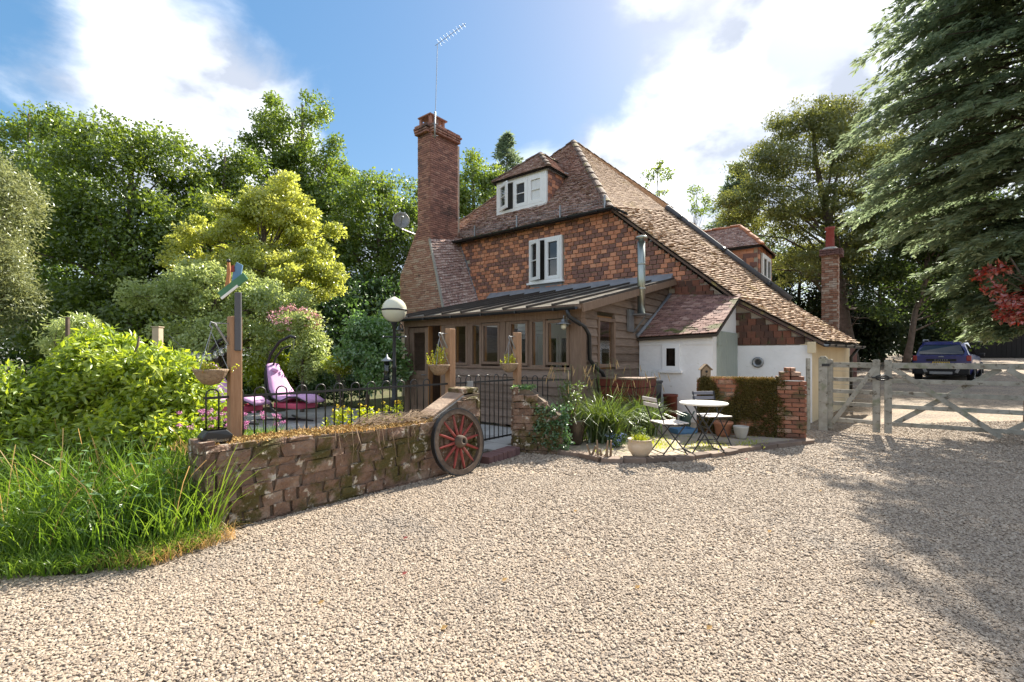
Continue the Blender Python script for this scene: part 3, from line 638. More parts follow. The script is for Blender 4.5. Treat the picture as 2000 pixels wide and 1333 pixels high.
# --- gable wall with hung tiles
GB = 4.6
gw = MB().prism([(-9.15, GB, 0), (3.25, GB, 0), (3.25, GB, 1.80), (1.74, GB, 2.70), (-1.65, GB, 5.60), (-9.15, GB, 5.60)], (0, .25, 0)).build('gable_wall', 'mortar', house)
def verge_z(a): return float(np.interp(a, [-20, -1.65, 1.74, 3.45], [5.62, 5.58, 2.70, 1.70]))
rr = random.Random(11); T = []; TD = []
z = 3.30; row = 0
while z < 5.62:
    hgt = .125; off = (row % 2) * .105 + rr.uniform(-.01, .01); a = -7.75 + off
    while a < 1.9:
        w = .205 + rr.uniform(-.014, .014)
        mid = a + w / 2
        l, r_ = a, a + w
        if 3.68 < z + .09 and z + .03 < 5.18:          # cut round the window
            if l < -4.46 < r_: r_ = -4.46
            elif l < -3.16 < r_: l = -3.16
            elif -4.46 <= l and r_ <= -3.16: l = r_
        vmax = float(np.interp(-(z + hgt * .7), [-5.58, -2.70, -1.70], [-1.65, 1.74, 3.45])) if z + hgt * .7 < 5.58 else -1.6
        r_ = min(r_, vmax + .05)
        hid = (mid > .15 and z < 2.95)
        if r_ - l > .05 and not hid and not (mid > -9 and mid < -7.2 and z < 4.8):
            mid = (l + r_) / 2
            c = Vector((mid, GB - .022 - rr.uniform(0, .010), z + hgt / 2 + rr.uniform(-.004, .004)))
            rot = Matrix.Rotation(rr.uniform(-.012, .012), 3, 'Y') @ Matrix.Rotation(.07 + rr.uniform(-.03, .03), 3, 'X')
            T.append((c, (r_ - l - .022, .045, hgt - .020), rot))
        a += w
    z += .124; row += 1
pieces('hanging_tile', T, 'hang_tile', gw, jit=.025)
z = 1.74; row = 0
while z < 3.3:
    a = 1.70 if z < 2.86 else .15; a += (row % 2) * .09
    lo = a
    while a < 3.3:
        w = .18 + rr.uniform(-.02, .02)
        if z + .10 < verge_z(a + w): TD.append((Vector((a + w / 2, GB - .028 - rr.uniform(0, .012), z + .085)), (w - .012, .05, .165), Matrix.Rotation(.10 + rr.uniform(-.03, .03), 3, 'X')))
        a += w
    z += .15; row += 1
pieces('hanging_tile', TD, 'hang_tile_dark', gw, jit=.03)
MB().box(1.74, 3.27, GB - .06, GB - .002, 0, 1.72).build('rendered_wall', 'white_wall', house)
MB().prism([(3.25, GB - .058, 0), (3.72, 8.4, 0), (3.72, 8.4, 1.78), (3.25, GB - .058, 1.78)], (-.2, .02, 0)).build('side_wall', 'cream_wall', house)
MB().box(3.20, 3.36, 4.40, 4.55, 1.55, 1.79).build('eaves_corbel', 'cream_wall', house)
MB().box(-9.15, -8.95, GB + .26, 20, 0, 5.6).build('side_wall', 'old_brick', house)
MB().prism([(-9.15, 20, 0), (3.4, 20, 0), (3.4, 20, 1.8), (-1.4, 20, 5.6), (-5.4, 20, 10.0), (-9.15, 20, 5.6)], (0, .2, 0)).build('back_wall', 'old_brick', house)
# round vent
v = MB(); v.lathe([(.055, 0), (.125, 0), (.125, .035), (.095, .05), (.065, .03), (.055, .0)], 20, (2.2, GB - .062, 1.33), Matrix.Rotation(R(90), 3, 'X'))
vo_ = v.build('vent', 'galvanised', house, smooth=True)
MB().lathe([(.001, 0), (.062, 0), (.062, .012), (.001, .012)], 16, (2.2, GB - .064, 1.33), Matrix.Rotation(R(90), 3, 'X')).build('vent_fan', 'black_plastic', vo_)
# --- roofs
AP = Vector((-5.4, 8.8, 10.16)); HL = Vector((-9.3, 4.32, 5.60)); HR = Vector((-1.5, 4.32, 5.64)); RE = Vector((-5.4, 20, 10.16))
near = [(-1.5, 5.66), (.05, 4.33), (1.78, 2.86), (3.50, 1.80)]
far = [(-1.3, 6.40), (.62, 4.62), (2.3, 3.05), (3.96, 1.80)]
NB, FB = 4.40, 8.2
nv = [Vector((a, NB, z)) for a, z in near]; fv = [Vector((a, FB, z)) for a, z in far]
BR = Vector((-1.3, 20, 6.40))
under = MB()
for f in ([HL, HR, AP], [HL, AP, RE, Vector((-9.3, 20, 5.6))], [AP, nv[0], fv[0]], [AP, fv[0], BR, RE], [nv[0], nv[1], fv[1], fv[0]], [nv[1], nv[2], fv[2], fv[1]], [nv[2], nv[3], fv[3], fv[2]]):
    under.add([p - Vector((0, 0, .03)) for p in f], [tuple(range(len(f)))])
    under.add([p - Vector((0, 0, .12)) for p in f], [tuple(range(len(f)))])
roof = under.build('roof', 'roof_under', house)
tp = MB(); tile_patch(tp, HL, HR, AP, AP, rr=random.Random(1), jit=.026, th=.02); tp.build('front_roof_tiles', 'roof_tile', roof, kind='stuff')
tp = MB(); rq = random.Random(2)
tile_patch(tp, nv[0], fv[0], AP, AP, rr=rq); tile_patch(tp, fv[0], BR, RE, AP, rr=rq, jit=.02)
for k in range(3): tile_patch(tp, nv[k + 1], fv[k + 1], fv[k], nv[k], rr=rq, jit=.024, th=.02)
tp.build('side_roof_tiles', 'roof_tile_moss', roof, kind='stuff')
tp = MB(); tile_patch(tp, Vector((-9.3, 20, 5.6)), HL, AP, RE, w=.34, gauge=.2); tp.build('far_side_tiles', 'roof_tile', roof, kind='stuff')
# lower back roof beyond the pipe
cp = [Vector((a, FB + .02, z)) for a, z in [(-1.3, 6.28), (.62, 4.50), (2.3, 2.93), (3.55, 2.05)]]; cq = [p + Vector((0, 4.8, 0)) for p in cp]
u2 = MB()
for k in range(3): u2.add([p - Vector((0, 0, .04)) for p in (cp[k], cp[k + 1], cq[k + 1], cq[k])], [(0, 1, 2, 3)]); u2.add([p - Vector((0, 0, .14)) for p in (cp[k], cp[k + 1], cq[k + 1], cq[k])], [(0, 1, 2, 3)])
rb = u2.build('back_roof', 'roof_under', house)
tp = MB(); [tile_patch(tp, cp[k + 1], cq[k + 1], cq[k], cp[k], rr=rq, jit=.02, th=.02) for k in range(3)]
tp.build('back_roof_tiles', 'roof_tile_moss', rb, kind='stuff')
MB().box(3.3, 3.5, 8.2, 13, 0, 2.0).build('back_wall', 'cream_wall', house)
# hip and ridge tiles
hp = []
def run(p, q, n, w=.20, h=.07):
    p, q = Vector(p), Vector(q); d = (q - p).normalized(); s = d.cross(UP).normalized(); u = s.cross(d)
    for i in range(n):
        c = p.lerp(q, (i + .5) / n) + u * (.03 + .02 * (i % 2)); hp.append((c, ((q - p).length / n * 1.04, w, h), ROT(d, -s, u)))
run(HR, AP, 22, .24); run(HL, AP, 22, .24); run(AP, RE, 34)
pieces('hip_tile', hp, 'hip_tile', roof, shape=half_round)
# verge mortar and board under the near edge
vg = MB()
for k in range(3):
    p, q = nv[k], nv[k + 1]; vg.prism([p - Vector((0, -.02, .03)), q - Vector((0, -.02, .03)), q - Vector((0, -.02, .10)), p - Vector((0, -.02, .10))], (0, .20, 0))
vg.build('verge', 'hip_tile', house)
# pipe lying down the far edge
pts = [fv[0] + Vector((-.04, .05, .16)), fv[0] + Vector((.03, .0, .10)), fv[1] + Vector((0, 0, .10)), fv[2] + Vector((.05, 0, .09))]
MB().tube(pts, .085, 10).build('roof_pipe', 'slate_grey', house, smooth=True)
for f in (.12, .5, .86):
    q = fv[0].lerp(fv[2], f) + Vector((0, 0, .09)); d = (fv[2] - fv[0]).normalized(); MB().tube([q - d * .07, q + d * .07], .105, 10).build('pipe_collar', 'black_plastic', house, smooth=True)
def gutter(p, q, r=.065, mat='black_plastic', name='gutter'):
    p, q = Vector(p), Vector(q); d = (q - p).normalized(); s = d.cross(UP).normalized(); mb = MB(); n = 8; V = []
    for e in (p, q):
        for k in range(n + 1):
            t = math.pi * k / n; V.append(e + s * math.cos(t) * r - UP * math.sin(t) * r)
        for k in range(n, -1, -1):
            t = math.pi * k / n; V.append(e + s * math.cos(t) * (r - .008) - UP * (math.sin(t) * (r - .008)))
    m = 2 * (n + 1); mb.add(V, [(k, (k + 1) % m, (k + 1) % m + m, k + m) for k in range(m)] + [tuple(range(m))[::-1], tuple(range(m, 2 * m))])
    g = mb.build(name, mat, house)
    k = MB(); L_ = (q - p).length; cnt = max(2, int(L_ / .9))
    for i in range(cnt):
        c = p.lerp(q, (i + .5) / cnt); k.obox(c - UP * .03, .03, .05 + 2 * r, .05, ROT(d, s, s.cross(d)))
    k.build('gutter_bracket', mat, g, kind='stuff')
    return g
gutter((-9.2, 4.24, 5.58), (-1.35, 4.24, 5.60)); gutter((-1.35, 4.22, 5.60), (-.95, 4.30, 5.36))
gutter((3.56, 4.42, 1.74), (4.04, 8.25, 1.74), .07)
MB().tube([(3.95, 7.9, 1.68), (3.80, 7.9, 1.45), (3.80, 7.9, 0)], .04, 8).build('downpipe', 'black_plastic', house, smooth=True)
# snow guard above the front gutter
sg = MB()
for zz in (.05, .13, .21): sg.tube([(-7.3, 4.27 - .0, 5.66 + zz), (-1.6, 4.27, 5.68 + zz)], .006, 4)
x = -7.3
while x < -1.6: sg.tube([(x, 4.27, 5.70), (x, 4.27, 5.88)], .004, 4, False); x += .085
gd = sg.build('snow_guard', 'grey_metal', house, kind='stuff')
for x in (-6.6, -4.75, -3.1, -1.62): MB().box(x - .02, x + .02, 4.24, 4.28, 5.56, 5.98).build('snow_guard_strap', 'galvanised', gd)
# --- gable window, lead below it
window('casement_window', (-4.43, GB - .03, 3.80), XA, FR, 1.24, 1.37, 2, 2, fr=.06, sash=.10, open_col=0, depth=.09)
MB().box(-4.40, -3.22, GB - .05, GB - .03, 3.50, 3.73).build('lead_apron', 'lead', house)
MB().prism([(-6.15, GB - .045, 3.64), (-6.15, 4.36, 3.46), (-6.15, 4.34, 3.43), (-6.15, GB - .002, 3.43), (-6.15, GB - .002, 3.64)], (6.35, 0, 0)).build('lead_flashing', 'lead', house, bevel=.01)
# --- front dormer
DB = 5.2; DA0, DA1, DZ0, DZ1 = -6.35, -4.2, 6.48, 7.72
dm = MB().prism([(DA0, DB, 6.3), (DA0, DB, DZ1), (DA0, 6.6, DZ1), (DA0, 6.6, 7.9)], (DA1 - DA0, 0, 0)).build('dormer', 'white_paint', house)
window('dormer_window', (DA0, DB - .01, DZ0 - .02), XA, FR, DA1 - DA0, DZ1 - DZ0 - .06, 3, 2, fr=.13, sash=.12, glass='glass', sill=False, depth=.06, open_col=0)
MB().box(-4.84, -4.33, DB - .030, DB - .026, DZ0 + .12, DZ1 - .22).build('blind', 'white_paint', dm)
ck = []
for j in range(9):
    zz = DZ0 + j * .125; b1 = DB + (zz - 6.52) / 1.011 + .15
    b = DB + .02
    while b < b1 - .05: ck.append((Vector((DA1 + .02, b + .1, zz + .06)), (.19, .04, .115), ROT(YA, (-1, 0, 0), UP))); b += .2
pieces('cheek_tile', ck, 'hang_tile', dm, jit=.03)
e = .14; c00 = Vector((DA0 - e, DB - e, DZ1 - .04)); c10 = Vector((DA1 + e, DB - e, DZ1 - .04)); rA = Vector(((DA0 + DA1) / 2, 6.30, 8.80)); rB = Vector(((DA0 + DA1) / 2, 7.55, 8.80))
bl_ = Vector((DA0 - e, 6.55, DZ1 - .04)); brr = Vector((DA1 + e, 6.55, DZ1 - .04))
u3 = MB()
for f in ([c00, c10, rA], [c10, brr, rB, rA], [bl_, c00, rA, rB]):
    u3.add([p - Vector((0, 0, .03)) for p in f], [tuple(range(len(f)))]); u3.add([p - Vector((0, 0, .09)) for p in f], [tuple(range(len(f)))])
dr = u3.build('dormer_roof', 'roof_under', house)
tp = MB(); tile_patch(tp, c00, c10, rA, rA); tile_patch(tp, c10, brr, rB, rA); tile_patch(tp, bl_, c00, rA, rB); tp.build('dormer_roof_tiles', 'roof_tile', dr, kind='stuff')
hp = []; run(c00, rA, 7, .2, .08); run(c10, rA, 7, .2, .08); run(rA, rB, 5, .2, .08); pieces('hip_tile', hp, 'hip_tile', dr, shape=half_round)
# --- right-hand dormer in the catslide
da, db0, db1 = 1.30, 9.10, 11.1
d2 = MB().box(-1.2, da, db0, db1, 3.4, 5.0).build('side_dormer', 'mortar', house)
ck = []
for j in range(9):
    zz = 3.75 + j * .15; a0 = 1.3 - (zz - 3.9) / .94 - .12
    a = da - .02 - (j % 2) * .1
    while a > a0: ck.append((Vector((a - .1, db0 - .02, zz + .075)), (.205, .045, .145), Matrix.Rotation(.09, 3, 'X'))); a -= .21
for j in range(8):
    zz = 3.85 + j * .15
    for b in np.arange(db0 + .1, db1, .21):
        if 9.35 < b < 10.9 and 3.95 < zz + .07 < 4.85: continue
        ck.append((Vector((da + .02, b, zz + .075)), (.2, .045, .145), ROT(YA, (-1, 0, 0), UP)))
pieces('cheek_tile', ck, 'hang_tile', d2, jit=.03)
window('side_dormer_window', (da + .03, 9.45, 3.98), YA, RT, 1.35, .86, 2, 1, fr=.07, sash=.07, depth=.06)
e = .16; c00 = Vector((-1.0, db0 - e, 5.02)); c10 = Vector((da + e, db0 - e, 5.02)); c20 = Vector((da + e, db1 + e, 5.02)); c30 = Vector((-1.0, db1 + e, 5.02)); rA = Vector((.55, 10.1, 5.98)); rB = Vector((-1.25, 10.1, 5.98))
u3 = MB()
for f in ([c00, c10, rA, rB], [c10, c20, rA], [c20, c30, rB, rA]):
    u3.add([p - Vector((0, 0, .03)) for p in f], [tuple(range(len(f)))]); u3.add([p - Vector((0, 0, .09)) for p in f], [tuple(range(len(f)))])
dr = u3.build('side_dormer_roof', 'roof_under', house)
tp = MB(); tile_patch(tp, c00, c10, rA, rB); tile_patch(tp, c10, c20, rA, rA); tile_patch(tp, c20, c30, rB, rA); tp.build('side_dormer_roof_tiles', 'roof_tile', dr, kind='stuff')
hp = []; run(rB, rA, 6, .2, .08); run(c10, rA, 5, .18, .07); pieces('hip_tile', hp, 'terracotta', dr, shape=half_round)
# --- great chimney
def brick_rows(out, o, ux, n, z0, z1, ur, bl=.225, bh=.075, d=.05, rr=random.Random(5), gap=.012):
    o, ux, n = Vector(o), Vector(ux), Vector(n); z = z0; k = 0
    rot = ROT(ux, -n, UP)
    while z < z1 - .02:
        u0, u1 = ur(z + bh / 2); u = u0 - (bl / 2 if k % 2 else 0)
        while u < u1 - .02:
            a, b = max(u, u0), min(u + bl, u1)
            if b - a > .04: out.append((o + ux * (a + b) / 2 + UP * (z + bh / 2) + n * rr.uniform(-.004, .006), (b - a - gap, d, bh - gap), rot))
            u += bl
        z += bh; k += 1
CA0, CA1, CB0, CB1 = -8.42, -7.78, 3.28, 4.60
core = MB()
core.prism([(-9.37, CB0 + .02, 0), (-7.08, CB0 + .02, 0), (-7.08, CB0 + .02, 3.0), (CA1 - .02, CB0 + .02, 5.45), (CA1 - .02, CB0 + .02, 9.2), (CA0 + .02, CB0 + .02, 9.2), (CA0 + .02, CB0 + .02, 6.0), (-9.37, CB0 + .02, 4.4)], (0, CB1 - CB0 + .1, 0))
ch = core.build('chimney', 'mortar', house)
bk = []; lo = []
def fr_range(z):
    l = float(np.interp(z, [0, 4.4, 6.0], [-9.40, -9.40, CA0])); r_ = float(np.interp(z, [0, 3.0, 5.45], [-7.05, -7.05, CA1])); return l, r_
brick_rows(lo, (0, CB0, 0), XA, FR, 2.3, 5.6, fr_range)
brick_rows(bk, (0, CB0, 0), XA, FR, 5.6, 9.2, fr_range)
brick_rows(bk, (CA1, 0, 0), YA, RT, 5.3, 9.2, lambda z: (CB0, CB1))
pieces('brick', lo, 'breast_brick', ch, limit=0, stuff_name='breast_bricks'); pieces('brick', bk, 'old_brick', ch, limit=0, stuff_name='stack_bricks')
for k, (zz, g) in enumerate(((9.2, .012), (9.28, .03), (9.36, .045), (9.44, .012))):
    q = []; a0, a1, b0, b1 = CA0 - g, CA1 + g, CB0 - g, CB1 + g
    brick_rows(q, (0, b0, 0), XA, FR, zz, zz + .078, lambda z: (a0, a1), d=.3); brick_rows(q, (a1, 0, 0), YA, RT, zz, zz + .078, lambda z: (b0, b1), d=.3)
    pieces('cap_brick', q, 'old_brick', ch)
MB().box(CA0 + .05, CA1 - .05, CB0 + .05, CB1 - .05, 9.2, 9.53).build('chimney_top', 'cement', ch)
MB().prism([(CA0 + .06, 4.0, 9.53), (CA1 - .06, 4.0, 9.53), ((CA0 + CA1) / 2 + .15, 4.0, 9.66), ((CA0 + CA1) / 2 - .15, 4.0, 9.66)], (0, .55, 0)).build('flaunching', 'cement', ch)
for aa in (CA0 + .03, CA1 - .12):
    for bb in (CB0 + .03, CB0 + .62):
        MB().box(aa, aa + .09, bb, bb + .09, 9.53, 9.90).build('hood_pier', 'old_brick', ch)
for bb in (CB0 + .33,): MB().box(CA1 - .119, CA1 - .031, bb, bb + .09, 9.53, 9.879).build('hood_pier', 'old_brick', ch)
cx, cyy = (CA0 + CA1) / 2, CB0 + .395
MB().add([(CA0 + .0, CB0 - .02, 9.88), (CA1 + .02, CB0 - .02, 9.88), (CA1 + .02, CB0 + .80, 9.88), (CA0, CB0 + .80, 9.88), (cx, cyy, 10.10), (CA0 + .0, CB0 - .02, 9.84), (CA1 + .02, CB0 - .02, 9.84), (CA1 + .02, CB0 + .80, 9.84), (CA0, CB0 + .80, 9.84)],
         [(0, 1, 4), (1, 2, 4), (2, 3, 4), (3, 0, 4), (5, 6, 1, 0), (6, 7, 2, 1), (7, 8, 3, 2), (8, 5, 0, 3), (5, 8, 7, 6)]).build('hood', 'old_brick', ch)
s00, s10, s11, s01 = Vector((-7.05, CB0 - .02, 3.0)), Vector((-6.70, 4.56, 3.32)), Vector((-7.70, 4.56, 5.72)), Vector((-7.76, CB0 - .02, 5.50))
su = MB().add([s00, s10, s11, s01, s00 + Vector((-.3, 0, -.2)), s10 + Vector((-.3, 0, -.2)), s11 + Vector((-.1, 0, -.1)), s01 + Vector((-.1, 0, -.1))], [(0, 1, 2, 3), (7, 6, 5, 4), (0, 4, 5, 1), (0, 3, 7, 4), (1, 5, 6, 2), (2, 6, 7, 3)]).build('shoulder', 'roof_under', ch)
tp = MB(); tile_patch(tp, s00, s10, s11, s01, gauge=.10, jit=.016, th=.02); tp.build('shoulder_tiles', 'roof_tile', su, kind='stuff')
MB().bar(s00 + Vector((.0, -.03, .0)), s01 + Vector((0, -.03, 0)), .06, .07).build('shoulder_fillet', 'cement', su)
MB().bar(s10 + Vector((.02, .0, .0)), s11 + Vector((.03, 0, 0)), .05, .05).build('shoulder_fillet', 'lead', su)
# --- small rear chimney with a red pot
a0, a1, b0, b1 = 2.74, 3.20, 12.0, 12.62
c2 = MB().box(a0 + .02, a1 - .02, b0 + .02, b1 - .02, 1.5, 5.1).build('rear_chimney', 'cement', house)
q = []; brick_rows(q, (0, b0, 0), XA, FR, 1.9, 4.95, lambda z: (a0, a1)); brick_rows(q, (a1, 0, 0), YA, RT, 1.9, 4.95, lambda z: (b0, b1))
pieces('chimney_brick', q, 'white_brick', c2, limit=250)
q = []; g = .05; brick_rows(q, (0, b0 - g, 0), XA, FR, 4.95, 5.17, lambda z: (a0 - g, a1 + g), d=.2); brick_rows(q, (a1 + g, 0, 0), YA, RT, 4.95, 5.17, lambda z: (b0 - g, b1 + g), d=.2)
pieces('cap_brick', q, 'step_brick', c2)
MB().lathe([(.30, 5.10), (.28, 5.2), (.2, 5.28), (.14, 5.30)], 14, ((a0 + a1) / 2, (b0 + b1) / 2, 0)).build('flaunching', 'cement', c2, smooth=True)
MB().lathe([(.145, 5.25), (.135, 5.3), (.125, 5.9), (.15, 5.93), (.15, 6.0), (.11, 6.0), (.10, 5.6)], 16, ((a0 + a1) / 2, (b0 + b1) / 2, 0)).build('chimney_pot', 'wheel_red', c2, smooth=True)
# --- garden room on the front
PL, ZB, ZH = -4.98, 2.20, 2.38
for a, w in ((-4.90, .13), (-3.56, .13), (-2.72, .11), (-1.75, .16)): MB().box(a - w / 2, a + w / 2, -.06, .07, 0, ZB).build('post', 'dark_timber', house, bevel=.006)
MB().box(-.06, .15, -.06, .13, 0, ZB).build('corner_post', 'dark_timber', house, bevel=.006)
MB().box(PL, .16, -.075, .08, ZB, ZH).build('wall_plate', 'dark_timber', house, bevel=.006)
MB().box(-3.49, -.06, -.10, .06, 1.215, 1.265).build('window_board', 'dark_timber', house, bevel=.006)
for i in range(7):
    MB().prism([(-3.47, -.075 - .012, .06 + i * .165), (-3.47, .02, .06 + i * .165), (-3.47, .02, .06 + i * .165 + .175), (-3.47, -.055, .06 + i * .165 + .175)], (3.40, 0, 0)).build('weatherboard', 'board', house)
def porch_win(a0, a1, z0, z1, rec=0.0, mat='dark_timber'):
    mb = MB(); f = .055; o = (a0, -.02 + rec, z0)
    w, h = a1 - a0, z1 - z0
    fb(mb, o, XA, FR, -f, w + f, -f, 0, 0, .05); fb(mb, o, XA, FR, -f, w + f, h, h + f, 0, .05); fb(mb, o, XA, FR, -f, 0, 0, h, 0, .05); fb(mb, o, XA, FR, w, w + f, 0, h, 0, .05)
    wn = mb.build('porch_window', mat, house, bevel=.004); g = MB(); fb(g, o, XA, FR, 0, w, 0, h, .02, .026); g.build('pane', 'glass', wn)
    s_ = MB(); fb(s_, o, XA, FR, -.012, 0.0, 0, h, -.07, -.002); fb(s_, o, XA, FR, w, w + .012, 0, h, -.07, -.002); s_.build('reveal', 'orange_timber', wn)
for a0, a1, z0, z1 in ((-3.15, -2.82, 1.33, 2.15), (-2.61, -2.40, 1.30, 2.15), (-2.28, -1.88, 1.36, 2.13), (-1.51, -1.14, 1.34, 2.14), (-.97, -.71, 1.30, 2.16), (-.59, -.17, 1.36, 2.12)): porch_win(a0, a1, z0, z1)
fill = MB()
for a0, a1 in ((-3.49, -3.21), (-2.335, -2.665 + .0),): pass
for a0, a1 in ((-3.495, -3.207), (-1.825 + .0, -1.83), (-1.665, -1.568), (-1.083, -1.028), (-.652, -.648), (-.113, -.062)):
    if a1 > a0: fill.box(a0, a1, -.045, .03, 1.268, ZB - .002)
fill.box(-3.49, -.06, -.03, .02, 2.235 - .02, 2.20 + .0) if False else None
fill.build('window_stud', 'dark_timber', house, kind='stuff')
# the glazed door, standing shut beside the open way in
dd = MB(); a0, a1 = -4.80, -4.10
for u0, u1, z0, z1 in ((a0, a0 + .16, .05, 2.17), (a1 - .12, a1, .05, 2.17), (a0 + .16, a1 - .12, 2.05, 2.17), (a0 + .16, a1 - .12, .92, 1.12), (a0 + .16, a1 - .12, .05, .25)): dd.box(u0, u1, -.04, .01, z0, z1)
do = dd.build('door', 'dark_timber', house, bevel=.004); MB().box(a0 + .16, a1 - .12, -.02, -.014, 1.12, 2.05).build('pane', 'glass', do); MB().box(a0 + .16, a1 - .12, -.02, 0, .25, .92).build('door_panel', 'dark_timber', do, bevel=.01)
MB().tube([(a1 - .06, -.05, 1.02), (a1 - .06, -.10, 1.02), (a1 - .17, -.10, 1.02)], .012, 8).build('door_handle', 'galvanised', do)
MB().box(-3.66, -3.63, -.05, .07, .05, ZB).build('door_jamb', 'orange_timber', house)
MB().box(-4.095, -4.06, -.05, .07, .05, ZB).build('door_jamb', 'orange_timber', house)
# end wall in weatherboard
def roofz(b): return 2.36 + .232 * b
wb0, wb1, wz0, wz1 = .74, 1.36, 1.32, 2.18
i = 0; z = .02
while z < 3.4:
    b0 = max(.14, (z + .10 - 2.36) / .232); b1 = 4.56; segs = [(b0, b1)]
    if z + .165 > wz0 - .09 and z < wz1 + .06: segs = [(b0, wb0 - .075), (wb1 + .075, b1)]
    for s0, s1 in segs:
        if s1 - s0 > .05: MB().prism([(.02, s0, z), (.105, s0, z), (.07, s0, z + .185), (.02, s0, z + .185)], (0, s1 - s0, 0)).build('weatherboard', 'board', house)
    z += .168
MB().box(-.02, .018, .14, 4.56, 0, 2.36).build('end_wall', 'dark_timber', house) if False else None
ew = MB()
for s0, s1, q0, q1 in ((.14, wb0 - .02, 0, 2.3), (wb1 + .02, 4.56, 0, 2.3), (wb0 - .02, wb1 + .02, 0, wz0 - .02), (wb0 - .02, wb1 + .02, wz1 + .02, 2.3)): ew.box(-.02, .018, s0, s1, q0, q1)
ew.build('end_wall_lining', 'orange_timber', house)
mb = MB(); f = .07; o = (.03, wb0, wz0); w, h = wb1 - wb0, wz1 - wz0
fb(mb, o, YA, RT, -f, w + f, -f, 0, 0, .085); fb(mb, o, YA, RT, -f, w + f, h, h + f, 0, .085); fb(mb, o, YA, RT, -f, 0, 0, h, 0, .085); fb(mb, o, YA, RT, w, w + f, 0, h, 0, .085)
wn = mb.build('end_window', 'dark_timber', house, bevel=.004); g = MB(); fb(g, o, YA, RT, 0, w, 0, h, .03, .036); g.build('pane', 'glass', wn)
# its inside: floor, left wall, white glazed doors in the house wall
MB().box(PL, 0, 0.08, 4.58, 0.0, .06).build('room_floor', 'slab', house)
MB().box(PL, PL + .06, .08, 4.58, .06, 1.1).build('end_wall', 'dark_timber', house); MB().box(PL, PL + .06, .08, 4.58, 2.1, 2.36).build('end_wall', 'dark_timber', house)
fd = MB(); A0, A1 = -4.90, -2.6
holes = [(-4.75, -4.5), (-3.80, -3.40), (-3.22, -2.82)]
xs = [A0] + [v for h_ in holes for v in h_] + [A1]
for k in range(0, len(xs), 2): fd.box(xs[k], xs[k + 1], 4.50, 4.59, .08, 2.62)
for h0, h1 in holes: fd.box(h0, h1, 4.50, 4.59, 2.02, 2.62); fd.box(h0, h1, 4.50, 4.59, .08, .45)
for zz in (2.16, 2.28, 2.40, 2.52): fd.box(A0 + .02, A1 - .02, 4.45, 4.499, zz, zz + .035)
for xx in (-4.12, -3.32): fd.box(xx - .012, xx + .012, 4.47, 4.499, .1, 2.1)
fo = fd.build('glazed_doors', 'white_paint', house)
for h0, h1 in holes: MB().box(h0, h1, 4.55, 4.56, .45, 2.02).build('pane', 'car_glass', fo)
MB().box(-2.59, -.02, 4.54, 4.59, .07, 2.6).build('inner_wall', 'dark_timber', house); MB().box(PL + .002, PL + .058, .1, 4.56, 1.1, 2.1).build('end_boarding', 'board', house)
# roof of the garden room: panels made translucent to brighten the room, between dark bars
RA0, RA1, RB0, RB1 = -5.16, .26, -.24, 4.42
rz0, rz1 = 2.425, 3.455
n = 9; stp = (RA1 - RA0) / n
pr = MB().bar((RA0 + .02, RB0 + .04, rz0 - .035), (RA1 - .02, RB0 + .04, rz0 - .035), .05, .04).build('porch_roof', 'roof_under', house)
for k in range(n):
    a0, a1 = RA0 + k * stp + .018, RA0 + (k + 1) * stp - .018
    MB().add([(a0, RB0 - .02, rz0), (a1, RB0 - .02, rz0 + .0), (a1, RB1, rz1), (a0, RB1, rz1), (a0, RB0 - .02, rz0 - .012), (a1, RB0 - .02, rz0 - .012), (a1, RB1, rz1 - .012), (a0, RB1, rz1 - .012)],
             [(0, 1, 2, 3), (7, 6, 5, 4), (0, 4, 5, 1), (1, 5, 6, 2), (2, 6, 7, 3), (3, 7, 4, 0)]).build('roof_panel', 'polycarbonate', pr)
for k in range(n + 1):
    a = RA0 + k * stp; MB().bar((a, RB0 - .04, rz0 + .022), (a, RB1, rz1 + .022), .05, .045).build('roof_bar', 'bar_timber', pr)
MB().bar((RA0, RB0 - .005, rz0 - .04), (RA1, RB0 - .005, rz0 - .04), .03, .09).build('fascia', 'dark_timber', pr)
MB().bar((RA1 + .02, RB0, rz0 - .07), (RA1 + .02, RB1 + .1, rz1 - .06), .035, .15).build('bargeboard', 'dark_timber', pr)
gutter((RA0 - .05, RB0 - .10, rz0 - .05), (RA1 - .05, RB0 - .10, rz0 - .05), .055)
MB().tube([(.02, RB0 - .1, 2.33), (.04, RB0 - .06, 2.2), (.16, .05, 2.02), (.16, .22, 1.88), (.16, .24, 1.42), (.18, .42, 1.27), (.20, .66, 1.16), (.22, .72, 1.04)], .04, 10).build('downpipe', 'black_plastic', house, smooth=True)
# --- white lean-to with tiled roof and green door
la1 = 1.72; lb = 2.63
MB().prism([(.11, lb, 0), (.11, lb, 1.88), (.11, GB - .03, 2.92), (.11, GB - .03, 0)], (la1 - .11, 0, 0)).build('lean_to_wall', 'white_wall', house)
MB().box(.11, la1 + .01, lb - .018, lb - .002, 1.72, 1.86).build('lean_to_fascia', 'white_wall', house)
window('lean_to_window', (.66, lb - .005, 1.17), XA, FR, .38, .57, 1, 1, fr=.05, sash=.04, depth=.035, sill=True, sill_mat='white_wall')
ld = MB(); ld.box(la1 + .002, la1 + .03, 2.92, 4.50, .05, 2.02); lo_ = ld.build('lean_to_door', 'green_door', house)
for k in range(8): MB().box(la1 + .031, la1 + .05, 2.925 + k * .197, 2.925 + k * .197 + .185, .06, 2.015).build('plank', 'green_door', lo_)
for zz in (.45, 1.72): MB().box(la1 + .051, la1 + .062, 2.86, 3.35, zz, zz + .05).build('hinge', 'green_door', lo_)
